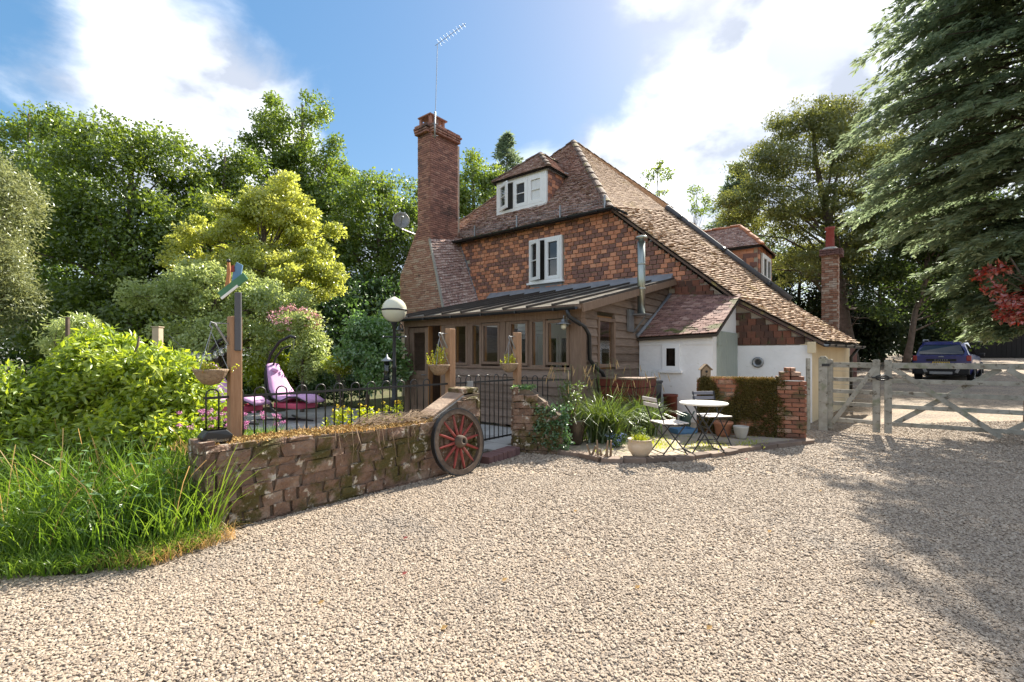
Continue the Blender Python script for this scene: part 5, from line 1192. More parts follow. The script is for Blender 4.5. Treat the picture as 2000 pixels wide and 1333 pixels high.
for z, l in ((1.06, .42), (1.135, .32), (1.21, .16)): qp += [(Vector((LB - .21 + x * l / 2, .10, z + .037)), (l / 2 - .01, .24, .066), None) for x in (-.5, .5)]
pieces('pier_brick', qp, 'pier_brick', bw, jit=.04)
pieces('brick', q, 'moss_brick', bw, jit=.03)
MB().box(0, LB - .42, 0.02, .24, 1.04, 1.075).build('coping', 'moss_brick', bw)
n = 1500; C = np.array([b0 + dB * s + Vector((dB.y, -dB.x, 0)) * .01 + Vector((0, 0, z)) for s, z in zip(rng.uniform(.02, LB - .3, n), 1.08 * rng.random(n) ** .62)])
nzv = np.array([mnoise.noise(Vector((c[0] * 2.2, c[2] * 2.6, 5))) for c in C]); C = C[nzv > -.24]
p, ax, nr = leaf_cloud(rng, C, np.tile([dB.y, -dB.x, 0.], (len(C), 1)), .055, 26, 1.0); o = leaves_mesh('wall_moss', p, ax, nr, .024, .018, 'leaf_moss', None, 'stuff'); tag(o, 'brown-green moss and creeper clinging to the low brick wall', 'moss')
B = np.array([b0 + dB * s + Vector((-dB.y, dB.x, 0)) * y + Vector((0, 0, 1.07)) for s, y in zip(rng.uniform(.1, LB - .45, 1500), rng.uniform(.0, .24, 1500))])
o = blades('wall_top_grass', B, .055, .8, .008, 'moss_gold', None, 'stuff', 8, 3); tag(o, 'golden moss and short grass along the top of the low brick wall', 'moss')
def bird_house():
    p = b0 + dB * .12 + Vector((-dB.y, dB.x, 0)) * .1; t = thing('bird_house', 'small weathered wooden bird house on the end of the mossy brick wall', 'bird house', (p.x, p.y, 1.07), math.atan2(dB.y, dB.x) + .25)
    MB().prism([(-.075, -.07, 0), (.075, -.07, 0), (.075, -.07, .16), (0, -.07, .24), (-.075, -.07, .16)], (0, .14, 0)).build('box', 'bird_wood', t)
    for s in (-1, 1): MB().obox((s * .055, 0, .208), .150, .18, .014, Matrix.Rotation(s * R(46), 3, 'Y')).build('roof_board', 'bird_wood', t)
    MB().lathe([(.001, 0), (.022, 0), (.022, .006), (.001, .006)], 12, (0, -.072, .125), Matrix.Rotation(R(90), 3, 'X')).build('hole', 'dark_room', t); MB().tube([(0, -.07, .08), (0, -.11, .08)], .005, 6).build('perch', 'twig', t)
bird_house()
# bistro set
def chair(loc, rz, label, slat, back, sc_=1):
    t = thing('folding_chair', label, 'chair', loc, rz)     # faces +x
    for k in range(5): MB().obox((-.17 + k * .085, 0, .45 + .012 * abs(k - 2) * .5), .068, .40, .016).build('seat_slat', slat, t, bevel=.004)
    for k, z in enumerate((.72, .80)): MB().obox((-.29 - .02 * k, 0, z), .016, .40, .055, Matrix.Rotation(-.18, 3, 'Y')).build('back_slat', back, t, bevel=.004)
    for s in (-1, 1):
        y = s * .185; MB().tube([(.20, y, 0), (-.17, y, .44), (-.31, y, .83)], .0095, 6).build('back_leg', 'black_iron', t); MB().tube([(-.20, y * .92, 0), (.17, y * .92, .44)], .0095, 6).build('front_leg', 'black_iron', t)
        MB().tube([(-.19, y * .96, .436), (.19, y * .96, .436)], .008, 6).build('seat_rail', 'black_iron', t)
    MB().tube([(.17, -.185, .035), (.17, .185, .035)], .007, 6).build('crossbar', 'black_iron', t); MB().tube([(-.17, -.17, .035), (-.17, .17, .035)], .007, 6).build('crossbar', 'black_iron', t)
ZP = .062
def gzp(px, py, z): d = (CAMH - z) * FPX / (py - HZ); return Vector(((px - 1000) / FPX * d, d, z))
q = gzp(1306, 886, ZP); chair(q, R(12), 'folding bistro chair with pale slats, turned sideways beside the cream pot', 'chair_pale', 'chair_pale')
q = gzp(1396, 868, ZP); chair(q + Vector((0, .05, 0)), R(-82), 'folding bistro chair with a dark grey slatted back against the mossy brick wall', 'chair_pale', 'chair_grey')
def bistro_table():
    q = gzp(1374, 882, ZP); t = thing('bistro_table', 'small round cream folding table between two bistro chairs', 'table', q)
    MB().lathe([(.005, .705), (.33, .705), (.345, .715), (.345, .728), (.335, .735), (.005, .738)], 36).build('table_top', 'table_white', t, smooth=False)
    for s in (-1, 1):
        MB().tube([(.24, s * .2, 0), (-.22, s * .2, .70)], .010, 6).build('leg', 'black_iron', t); MB().tube([(-.24, s * .18, 0), (.22, s * .18, .70)], .010, 6).build('leg', 'black_iron', t)
    for x, y in ((.24, .2), (-.24, .18)): MB().tube([(x, -y, .012), (x, y, .012)], .009, 6).build('foot_bar', 'black_iron', t)
    MB().tube([(.0, -.2, .37), (.0, .2, .37)], .008, 6).build('pivot_bar', 'black_iron', t)
bistro_table()
# pots and odds and ends
def pot(name, label, loc, prof, mat, cat='pot'):
    t = thing(name, label, cat, loc); MB().lathe(prof, 24).build('bowl', mat, t, smooth=True)
    z = prof[-1][1]; MB().lathe([(.001, z), (prof[-1][0], z)], 16).build('soil_fill', 'soil', t); return t
CPOT = gzp(1250, 892, ZP)
pot('flower_pot', 'round cream stone pot planted with fine green stems at the patio edge', CPOT, [(.09, 0), (.12, .03), (.165, .10), (.175, .17), (.155, .22), (.165, .235), (.175, .25), (.155, .252), (.14, .22)], 'cream_pot')
DPOT = gzp(1122, 868, ZP)
pot('glazed_pot', 'tall dark glazed pot with a leggy shrub beside the ivy stub wall', DPOT, [(.11, 0), (.13, .05), (.165, .25), (.175, .37), (.185, .40), (.165, .405), (.155, .37)], 'dark_glaze')
pot('small_pot', 'small pale decorated pot standing alone by the mossy brick wall', gzp(1447, 857, ZP), [(.07, 0), (.085, .03), (.11, .12), (.122, .19), (.125, .215), (.108, .218), (.10, .19)], 'grey_pot')
TPOT = gzp(1412, 852, ZP)
pot('terracotta_pot', 'terracotta pot with bare twigs behind the grey-backed chair', TPOT, [(.10, 0), (.12, .05), (.15, .20), (.17, .22), (.17, .26), (.15, .262), (.14, .22)], 'terracotta')
def barrel():
    t = thing('clay_pipe', 'rusty red clay pipe standing against the white lean-to wall', 'clay pipe', HW(.93, 2.36, .06))
    MB().lathe([(.14, 0), (.14, .54), (.155, .55), (.155, .60), (.125, .60), (.12, .3)], 24).build('pipe', 'rust', t, smooth=True)
barrel()
def planter():
    t = thing('timber_box', 'dark red-brown slatted timber box behind the tall sedge under the downpipe', 'planter', HW(.56, .95, .05), HYAW)
    MB().box(-.38, .42, -.30, .42, 0, .98).build('liner', 'dark_room', t)
    for k in range(6):
        z = .02 + k * .165
        MB().box(-.41, .45, -.335, -.303, z, z + .15).build('slat', 'rust', t, bevel=.004); MB().box(.422, .452, -.30, .42, z, z + .15).build('slat', 'rust', t, bevel=.004)
    MB().box(-.43, .47, -.35, .44, .985, 1.02).build('lid', 'dark_timber', t, bevel=.004)
    b = thing('black_bin', 'black square bin tucked between the timber box and white lean-to', 'bin', HW(.62, 1.95, .05), HYAW)
    MB().add([(-.17, -.17, 0), (.17, -.17, 0), (.17, .17, 0), (-.17, .17, 0), (-.21, -.21, .86), (.21, -.21, .86), (.21, .21, .86), (-.21, .21, .86)], [(0, 1, 2, 3), (4, 5, 6, 7), (0, 1, 5, 4), (1, 2, 6, 5), (2, 3, 7, 6), (3, 0, 4, 7)]).build('body', 'black_plastic', b, bevel=.015)
    MB().box(-.225, .225, -.225, .225, .862, .91).build('lid', 'black_plastic', b, bevel=.015)
planter()
def trug():
    t = thing('blue_tray', 'low blue plastic tray on the patio under the bistro table', 'tray', gzp(1334, 846, ZP), .3)
    MB().box(-.2, .2, -.13, .13, 0, .02).build('base', 'blue_paint', t)
    for x0, x1, y0, y1 in ((-.2, .2, -.14, -.12), (-.2, .2, .12, .14), (-.21, -.19, -.14, .14), (.19, .21, -.14, .14)): MB().box(x0, x1, y0, y1, .021, .09).build('side', 'blue_paint', t)
    t = thing('watering_can', 'dark green watering can standing by the clay pipe', 'watering can', gzp(1338, 832, ZP), .5)
    MB().lathe([(.10, 0), (.11, .02), (.105, .22), (.09, .25), (.06, .26)], 16).build('body', 'can_green', t, smooth=True); MB().tube([(.09, 0, .06), (.2, 0, .18), (.27, 0, .28)], [.022, .016, .014], 8).build('spout', 'can_green', t); MB().tube([(-.09, 0, .06), (-.16, 0, .16), (-.08, 0, .27), (.05, 0, .28)], .01, 6).build('handle', 'can_green', t)
trug()
# ------------------------------------------------------------------ field gates
def field_gate(name, label, p, q, panels, side):
    p, q = Vector(p), Vector(q); d = q - p; L_ = d.length; t = thing(name, label, 'gate', p, math.atan2(d.y, d.x)); 
    zs = (1.315, 1.03, .80, .56, .24)
    for k, z in enumerate(zs): MB().box(.0, L_, -.018, .018, z - (.055 if k == 0 else .04), z + (.045 if k == 0 else .035)).build('rail', 'gate_wood', t, bevel=.004)
    for x, w in ((0, .11), (L_, .11)):
        zt = 1.42; MB().prism([(x - w / 2, -.045, .06), (x + w / 2, -.045, .06), (x + w / 2, -.045, zt - .02), (x + w / 4, -.045, zt), (x - w / 4, -.045, zt), (x - w / 2, -.045, zt - .02)], (0, .09, 0)).build('stile', 'gate_wood', t, bevel=.004)
    w = L_ / panels
    for k in range(panels):
        x0, x1 = k * w + .06, (k + 1) * w - .02
        if side == 'X':
            MB().bar((x0, -.035, 1.27), (x1, -.035, .14), .028, .085).build('brace', 'gate_wood', t); MB().bar((x0, .033, .22), (x1, .033, 1.27), .028, .085).build('brace', 'gate_wood', t)
        else: MB().bar((x0, -.035, .18), (x1, -.035, 1.27), .028, .075).build('brace', 'gate_wood', t)
    return t
GL = Vector((6.19, 9.37, 0)); GS = Vector((6.80, 8.79, 0)); GR = Vector((6.93, 8.68, 0)); gd_ = Vector((.805, -.594, 0)).normalized()
g1 = field_gate('side_gate', 'narrow weathered white wooden gate beside the cream house wall, with one brace', GL + Vector((.08, -.07, 0)), GS, 1, '/')
for k in range(9): z = .15 + k * .13; MB().tube([(0, .03, z), (.74, .03, z)], .003, 4, False).build('wire', 'galvanised', g1)
g2 = field_gate('field_gate', 'wide weathered white five-bar gate with crossed braces across the drive', GR, GR + gd_ * 2.96, 2, 'X')
def gate_post(p, label, h=1.48):
    t = thing('gate_post', label, 'gate post', p, math.atan2(gd_.y, gd_.x)); w = .075
    MB().prism([(-w, -w, -.1), (w, -w, -.1), (w, -w, h - .04), (w * .5, -w, h), (-w * .5, -w, h), (-w, -w, h - .04)], (0, 2 * w, 0)).build('shaft', 'gate_wood', t, bevel=.01); MB().box(-.02, .11, -w - .012, -w, 1.28, 1.33).build('hinge_strap', 'black_iron', t)
gate_post(GL, 'weathered white gate post by the cream house wall'); gate_post(GR + gd_ * 3.12, 'weathered white gate post at the far hinge of the wide five-bar gate')
# flat white boarded post by the pier
t = thing('boundary_post', 'thin pale upright post between the stepped brick pier and side gate', 'post', (5.92, 9.42, 0)); MB().box(-.03, .03, -.03, .03, -.1, 1.44).build('shaft', 'gate_wood', t, bevel=.005)
def latch():
    p = (GS + GR) / 2; t = thing('gate_latch', 'black iron ring latch joining the two white gates', 'latch', p + Vector((0, 0, 1.08)), math.atan2(gd_.y, gd_.x))
    pts = [(.10 * math.cos(a), -.06 - .02 * math.sin(a), .045 * math.sin(a)) for a in np.linspace(0, 6.283, 14)]; MB().tube(pts, .012, 6).build('ring', 'black_iron', t, smooth=True); MB().box(-.16, .16, -.075, -.05, -.012, .012).build('bar', 'black_iron', t)
latch()
# ------------------------------------------------------------------ shed and car beyond the gate
def shed():
    c = P(1985, 694, 34); z0 = gz_(c.x, c.y); yaw = R(-38); t = thing('garage', 'long black timber garage with a small white sign beyond the gate', 'garage', (c.x, c.y, z0), yaw)
    L_, D_, Hh = 9.0, 4.0, 2.15; MB().box(-L_ / 2, L_ / 2, .03, D_, 0, Hh).build('wall', 'shed_wood', t)
    n = 36
    for k in range(n): x = -L_ / 2 + L_ * k / n; MB().box(x + .008, x + L_ / n - .008, 0, .028, .05, Hh).build('plank', 'shed_wood', t)
    MB().box(-L_ / 2 - .2, L_ / 2 + .2, -.25, D_ + .2, Hh + .001, Hh + .07).build('roof', 'pale_timber', t)
    s = MB().box(-2.25, -1.45, -.03, -.004, 1.18, 1.52).build('sign', 'sign_white', t); MB().box(-2.15, -1.55, -.036, -.031, 1.38, 1.44).build('sign_line', 'sign_ink', s); MB().box(-2.15, -1.55, -.036, -.031, 1.26, 1.31).build('sign_line', 'sign_ink', s)
    MB().box(.9, .96, -.04, 0, .1, Hh).build('door_edge', 'grey_metal', t); MB().box(.80, .88, -.06, -.001, .95, 1.05).build('door_handle', 'galvanised', t)
shed()
def text_mesh(txt, size, name, mat, parent, loc, rot):
    cu = bpy.data.curves.new(name, 'FONT'); cu.body = txt; cu.size = size; cu.extrude = .004; cu.align_x = 'CENTER'; cu.space_character = 1.5
    tmp = bpy.data.objects.new(name, cu); COL.objects.link(tmp); dg = bpy.context.evaluated_depsgraph_get(); me = bpy.data.meshes.new_from_object(tmp.evaluated_get(dg)); bpy.data.objects.remove(tmp); bpy.data.curves.remove(cu)
    me.materials.clear(); me.materials.append(MATS[mat]); o = bpy.data.objects.new(name, me); link(o, parent); o.location = loc; o.rotation_euler = rot; return o
def car():
    c = P(1838, 694, 18.8); z0 = gz_(c.x, c.y) - .02; t = thing('parked_car', 'dark blue compact SUV with a yellow rear number plate, parked beyond the gate', 'car', (c.x, c.y, z0), R(-49))
    # x right, y forward, rear at y=0
    secs = [  # y, half width bottom/belt, z bottom, z belt
        (0.0, .78, .86, .42, 1.02), (.10, .88, .90, .30, 1.06), (.7, .90, .91, .26, 1.06), (2.2, .90, .91, .26, 1.03), (3.4, .89, .89, .28, .99), (4.1, .84, .82, .34, .86), (4.3, .72, .70, .42, .70)]
    V = []; F = []
    for y, wb, wt, zb, zt in secs:
        for sx, z in ((-wb * .92, zb), (-wb, zb + .18), (-wt, zt - .18), (-wt * .95, zt), (wt * .95, zt), (wt, zt - .18), (wb, zb + .18), (wb * .92, zb)): V.append((sx, y, z))
    for i in range(len(secs) - 1):
        for j in range(8): F.append((i * 8 + j, i * 8 + (j + 1) % 8, i * 8 + 8 + (j + 1) % 8, i * 8 + 8 + j))
    F += [tuple(range(8)), tuple(range((len(secs) - 1) * 8, len(secs) * 8))[::-1]]
    MB().add(V, F).build('body', 'car_blue', t, smooth=False, bevel=.05)
    V = []; F = []
    cab = [(.06, .80, 1.02, .80, 1.04), (.22, .80, 1.0, .69, 1.42), (.45, .82, 1.0, .63, 1.60), (1.6, .82, 1.0, .64, 1.64), (2.3, .82, 1.0, .62, 1.58), (3.2, .78, .98, .74, 1.0)]
    for y, wb, zb, wt, zt in cab:
        for sx, z in ((-wb, zb), (-wt, zt - .06), (-wt * .82, zt), (wt * .82, zt), (wt, zt - .06), (wb, zb)): V.append((sx, y, z))
    for i in range(len(cab) - 1):
        for j in range(6): F.append((i * 6 + j, i * 6 + (j + 1) % 6, i * 6 + 6 + (j + 1) % 6, i * 6 + 6 + j))
    F += [tuple(range(6)), tuple(range(30, 36))[::-1]]
    MB().add(V, F).build('cabin', 'car_blue', t, bevel=.03)
    MB().prism([(-.66, .060, 1.09), (.66, .060, 1.09), (.68, .075, 1.20), (.54, .215, 1.46), (-.54, .215, 1.46), (-.68, .075, 1.20)], (0, -.02, .008)).build('rear_window', 'car_glass', t)
    for s in (-1, 1):
        MB().add([(s * .815, .5, 1.10), (s * .815, 2.6, 1.08), (s * .65, 2.2, 1.50), (s * .66, .6, 1.50)], [(0, 1, 2, 3)]).build('side_window', 'car_glass', t)
        MB().tube([(s * .60, .5, 1.62), (s * .62, .6, 1.69), (s * .62, 1.7, 1.71), (s * .60, 1.85, 1.64)], .022, 6).build('roof_rail', 'galvanised', t)
        MB().obox((s * .80, .035, .93), .15, .10, .22).build('tail_light', 'red_lens', t, bevel=.03); MB().obox((s * .66, -.04, .47), .16, .03, .05).build('reflector', 'red_lens', t)
        MB().obox((s * .98, 2.45, 1.08), .18, .10, .13).build('mirror', 'car_black', t, bevel=.03)
        for y in (.75, 3.35):
            wh = MB().lathe([(.2, -.10), (.33, -.10), (.345, -.06), (.345, .06), (.33, .10), (.2, .10)], 24, (s * .80, y, .345), Matrix.Rotation(R(90), 3, 'Y')).build('tyre', 'tyre', t, smooth=True)
            MB().lathe([(.02, -.06), (.21, -.09), (.21, .09), (.02, .06)], 12, (s * .815, y, .345), Matrix.Rotation(R(90), 3, 'Y')).build('rim', 'galvanised', wh)
            MB().tube([(s * .91, y + .40 * math.cos(a), .345 + .40 * math.sin(a)) for a in np.linspace(-.2, math.pi + .2, 12)], .035, 6).build('wheel_arch', 'car_black', t, smooth=True)
    MB().box(-.83, .83, -.06, .10, .28, .62).build('bumper', 'car_black', t, bevel=.04); MB().box(-.34, .34, -.07, -.061, .30, .40).build('skid_plate', 'galvanised', t)
    for s in (-1, 1): MB().obox((s * .48, -.068, .44), .10, .014, .16, Matrix.Rotation(s * .4, 3, 'Y')).build('bumper_trim', 'grey_metal', t)
    MB().box(-.60, .60, .10, .24, 1.575, 1.60).build('spoiler', 'car_blue', t, bevel=.01)
    g = MB().box(-.45, .45, -.020, .03, .82, .90).build('tailgate_strip', 'car_black', t); text_mesh('DUSTER', .085, 'lettering', 'galvanised', g, (0, -.024, .83), (R(90), 0, 0))
    pl = MB().box(-.26, .26, -.03, -.005, .68, .79).build('number_plate', 'plate_yellow', t)
    for k in range(7): MB().box(-.22 + k * .065 + (.02 if k > 3 else 0), -.18 + k * .065 + (.02 if k > 3 else 0), -.034, -.031, .70, .77).build('plate_character', 'sign_ink', pl)
    MB().prism([(-.09, -.004, .98), (.09, -.004, .98), (.06, -.004, 1.02), (-.06, -.004, 1.02)], (0, -.02, 0)).build('badge', 'galvanised', t)
car()
# ------------------------------------------------------------------ trees and plants
def E3(px, py, d, rx, rz, ry=None):
    """ellipsoid from pixel centre, depth, pixel radii"""
    c = P(px, py, d); a = rx * d / FPX; return (c.x, c.y, c.z, a, (ry if ry else a * .85), rz * d / FPX)
def at(px, d, z=0.0):
    p = P(px, HZ, d); return (p.x, p.y, z)
BT = 'trees behind the garden'
tree('broad_tree', 'broad dark green tree with a rounded crown at the left of the garden', 'tree', at(250, 21), [E3(255, 400, 21, 150, 170), E3(150, 520, 21, 130, 150), E3(350, 520, 20.5, 130, 150), E3(250, 640, 20, 190, 90)], 420, .75, 150, .17, 'leaf_mid', seed=1, tr=.34, limbs=40, group=BT)
tree('hedge_tree', 'shaggy tree rising behind the broad dark tree at the far left', 'tree', at(80, 27), [E3(60, 300, 27, 110, 80), E3(90, 420, 27, 130, 120), E3(-60, 400, 27, 110, 140), E3(130, 250, 27, 40, 40)], 260, .8, 110, .20, 'leaf_oak', seed=2, tr=.3, group=BT)
tree('willow', 'pale grey-green willowy tree at the far left edge of the garden', 'tree', at(-20, 15), [E3(-10, 440, 15, 70, 130), E3(0, 580, 15, 60, 90)], 150, .45, 150, .13, 'leaf_willow', seed=3, tr=.18, aspect=.28, flat=1.1)
tree('tall_oak', 'tall open-crowned oak standing against the sky left of the chimney', 'tree', at(590, 29), [E3(575, 270, 29, 95, 90), E3(540, 350, 29, 85, 90), E3(640, 380, 29, 85, 110), E3(600, 470, 29, 130, 120)], 330, .66, 150, .19, 'leaf_oak', seed=4, tr=.38, limbs=60, shell=.25, group=BT)
tree('oak', 'dark green oak behind the garden between the tall oak and chimney', 'tree', at(730, 27), [E3(720, 440, 27, 95, 110), E3(780, 520, 27, 80, 130), E3(660, 520, 27, 90, 120), E3(810, 400, 29, 50, 50), E3(740, 620, 26, 110, 90)], 260, .72, 140, .18, 'leaf_oak', seed=5, tr=.3, limbs=50, shell=.3, group=BT)
tree('filler_tree', 'bushy mid-green tree behind the yellow-leaved tree', 'tree', at(430, 23), [E3(400, 400, 23, 80, 100), E3(470, 380, 24, 60, 90), E3(440, 520, 22, 120, 110)], 170, .7, 130, .17, 'leaf_mid', seed=6, tr=.25, group=BT)
tree('golden_tree', 'bright yellow-leaved ornamental tree in the garden', 'tree', at(530, 15.5), [E3(545, 400, 15.5, 80, 58), E3(480, 450, 15.5, 80, 65), E3(400, 470, 15.8, 60, 45), E3(600, 480, 15.5, 75, 75), E3(530, 545, 15.2, 130, 55), E3(640, 530, 15.5, 45, 20), E3(370, 520, 15.5, 45, 30)], 250, .36, 160, .11, 'leaf_yellow', seed=7, tr=.16, limbs=60, flat=.5, shell=.3)
tree('pale_shrub', 'large pale green arching shrub below the yellow-leaved tree', 'shrub', at(430, 13), [E3(420, 575, 13, 100, 60), E3(310, 585, 13, 75, 30), E3(520, 610, 13, 95, 60), E3(450, 660, 12.8, 130, 45), E3(370, 530, 13.2, 30, 25)], 210, .30, 150, .085, 'leaf_pale', seed=8, tr=.09, limbs=50)
rs = tree('rose_shrub', 'arching shrub dotted with pale pink blossom beside the swing lounger', 'shrub', at(590, 12), [E3(580, 640, 12, 45, 35), E3(600, 690, 12, 35, 50)], 70, .24, 130, .07, 'leaf_pale', seed=9, tr=.05)
C, D = clumps(np.random.default_rng(4), [tuple(np.array(E3(575, 625, 11.9, 48, 26)) - np.array([*rs.location, 0, 0, 0]))], 60, .8)
p, ax, nr = leaf_cloud(np.random.default_rng(5), C, D, .09, 12); leaves_mesh('blossom', p, ax, nr, .05, .045, 'flower_rose', rs, 'stuff')
tree('lime_shrub', 'lime-yellow leafed shrub behind the mauve swing lounger', 'shrub', at(545, 13.0), [E3(545, 730, 13.0, 60, 35)], 60, .26, 110, .11, 'leaf_lime', seed=10, tr=.05)
tree('glossy_shrub', 'glossy green upright shrub left of the lamp post', 'shrub', at(715, 11.5), [E3(715, 680, 11.5, 48, 62), E3(745, 715, 11.5, 45, 70)], 95, .22, 150, .085, 'leaf_shrub', seed=11, tr=.06)
tree('lime_bush', 'small lime-yellow bush at the foot of the glossy green shrub', 'shrub', at(665, 11.6), [E3(662, 712, 11.6, 22, 20)], 24, .14, 100, .06, 'leaf_lime', seed=12, tr=.03)
tree('low_shrub', 'low dark shrub along the back of the courtyard', 'shrub', at(620, 13.5), [E3(640, 755, 13.5, 90, 40), E3(480, 760, 13.5, 90, 35)], 90, .28, 120, .09, 'leaf_dark', seed=13, tr=.05)
for k, (px, d, w, h, lab) in enumerate([(120, 26, 190, 120, 'dark woodland thicket behind the broad tree'), (440, 27, 190, 110, 'dark woodland thicket behind the yellow-leaved tree'), (720, 25, 170, 100, 'dark woodland thicket behind the lamp post'), (880, 30, 110, 110, 'dark woodland thicket glimpsed behind the cottage')]):
    tree('thicket', lab, 'thicket', at(px, d), [E3(px, 640, d, w, h)], 150, .85, 110, .22, 'leaf_dark', seed=20 + k, tr=.2, group='thickets behind the garden')
tree('hazel', 'bushy hazel at the far left behind the side bush and the grass', 'shrub', at(-260, 9.5), [E3(-260, 640, 9.5, 130, 90), E3(-420, 660, 9.5, 120, 90)], 130, .4, 120, .11, 'leaf_mid', seed=33, tr=.1)
tree('field_maple', 'leafy maple standing beyond the far left willow', 'tree', at(-330, 19), [E3(-330, 440, 19, 190, 150), E3(-250, 620, 19, 200, 90), E3(-600, 520, 19, 200, 170)], 260, .8, 110, .2, 'leaf_oak', seed=34, tr=.28, group=BT)
tree('ash_tree', 'light green leafy tree behind the cottage roof beside the chimney', 'tree', at(930, 33), [E3(925, 380, 33, 62, 75), E3(880, 460, 33, 80, 100), E3(965, 385, 33, 35, 45)], 130, .75, 130, .21, 'leaf_lime' if False else 'leaf_oak', seed=30, tr=.3, group=BT)
for k, (px, py, d, lab) in enumerate([(1285, 345, 36, 'thin wispy young tree rising behind the catslide roof'), (1358, 400, 38, 'thin open young tree behind the catslide roof, left of the side dormer')]):
    tree('young_tree', lab, 'tree', at(px, d), [E3(px, py, d, 26, 45)], 16, .35, 34, .2, 'leaf_oak', seed=40 + k, tr=.09, limbs=14, shell=.2)
def spruce(name, label, base, h, r0, mat, seed, leaf=.28, tiers=26, z0=.12):
    rng = np.random.default_rng(seed); t = thing(name, label, 'tree', base); MB().tube([(0, 0, -.2), (0, 0, h)], [.02 * h, .01], 8).build('trunk', 'bark', t, smooth=True)
    A = []; X_ = []; Nn = []
    for i in range(tiers):
        f = z0 + (1 - z0) * i / tiers; z = h * f; L_ = r0 * (1 - f) + .05
        for b in range(6):
            an = rng.uniform(0, 6.283); d = np.array([math.cos(an), math.sin(an), 0]); sd = np.array([-d[1], d[0], 0])
            for q in np.linspace(.15, 1, 8):
                c = d * L_ * q + np.array([0, 0, z + L_ * (.12 * q - .28 * q * q)])
                for s in (-1, 1, 0):
                    for _ in range(2): A.append(c + rng.normal(size=3) * .08); X_.append(d * .6 + sd * s * .8 + rng.normal(size=3) * .3); Nn.append(np.array([0, 0, 1.]) + rng.normal(size=3) * .5)
    n = len(A); leaves_mesh('crown', np.array(A), np.array(X_), np.array(Nn), leaf * (.7 + .6 * rng.random(n)), leaf * .3, mat, t)
p = P(990, 694, 46); spruce('spruce', 'dark spruce top showing above the cottage roof', (p.x, p.y, 0), 1.5 + (694 - 258) * 46 / FPX, 11, 'leaf_conifer', 50, .5, 40)
p = P(1440, 694, 40); spruce('spruce', 'dark spruce behind the side dormer at the edge of the big cedar', (p.x, p.y, .5), 1.5 + (694 - 330) * 40 / FPX, 9, 'leaf_conifer', 51, .5, 40)
# cedar with its bare inner limbs beyond the gate
cd = P(1665, 694, 27); cz = gz_(cd.x, cd.y)
tree('cedar', 'big spreading cedar with a pale trunk and bare inner limbs behind the rear chimney', 'tree', (cd.x, cd.y, cz), [E3(1595, 255, 27, 75, 60), E3(1510, 325, 27, 80, 50), E3(1665, 320, 26.5, 85, 65), E3(1465, 400, 27, 62, 42), E3(1560, 420, 27, 105, 50), E3(1690, 430, 27, 100, 70), E3(1600, 510, 28, 130, 60), E3(1530, 260, 27.5, 45, 35), E3(1640, 230, 27, 50, 40), E3(1740, 330, 28, 60, 80), E3(1440, 440, 28, 40, 30)], 620, .62, 135, .17, 'leaf_cedar', bark='bark', seed=60, tr=.34, limbs=36, flat=.5, aspect=.4, shell=.15, bare=70)
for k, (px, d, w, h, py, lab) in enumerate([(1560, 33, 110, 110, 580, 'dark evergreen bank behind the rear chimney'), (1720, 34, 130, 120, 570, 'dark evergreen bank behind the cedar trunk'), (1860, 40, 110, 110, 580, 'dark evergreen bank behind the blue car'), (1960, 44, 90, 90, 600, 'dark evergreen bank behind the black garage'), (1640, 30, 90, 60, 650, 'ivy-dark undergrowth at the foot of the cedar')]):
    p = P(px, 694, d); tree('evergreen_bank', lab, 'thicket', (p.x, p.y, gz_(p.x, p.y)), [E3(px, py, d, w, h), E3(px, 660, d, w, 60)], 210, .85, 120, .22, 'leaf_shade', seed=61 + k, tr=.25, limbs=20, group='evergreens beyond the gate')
p = P(1820, 694, 24); tree('overhanging_tree', 'leafy branches overhanging the drive between the car and garage', 'tree', (p.x - .5, p.y + 1, gz_(p.x, p.y)), [E3(1900, 600, 24, 70, 40), E3(1800, 520, 24, 90, 70), E3(1880, 640, 25, 40, 30), E3(1730, 570, 25, 60, 60), E3(1880, 520, 25, 70, 60), E3(1850, 430, 24, 100, 80), E3(1830, 410, 21.5, 85, 65), E3(1785, 400, 20, 45, 45)], 290, .65, 120, .17, 'leaf_deep', seed=69, tr=.16, limbs=30)  # upper crown masses, hidden behind the cypress, added to shade drive and car
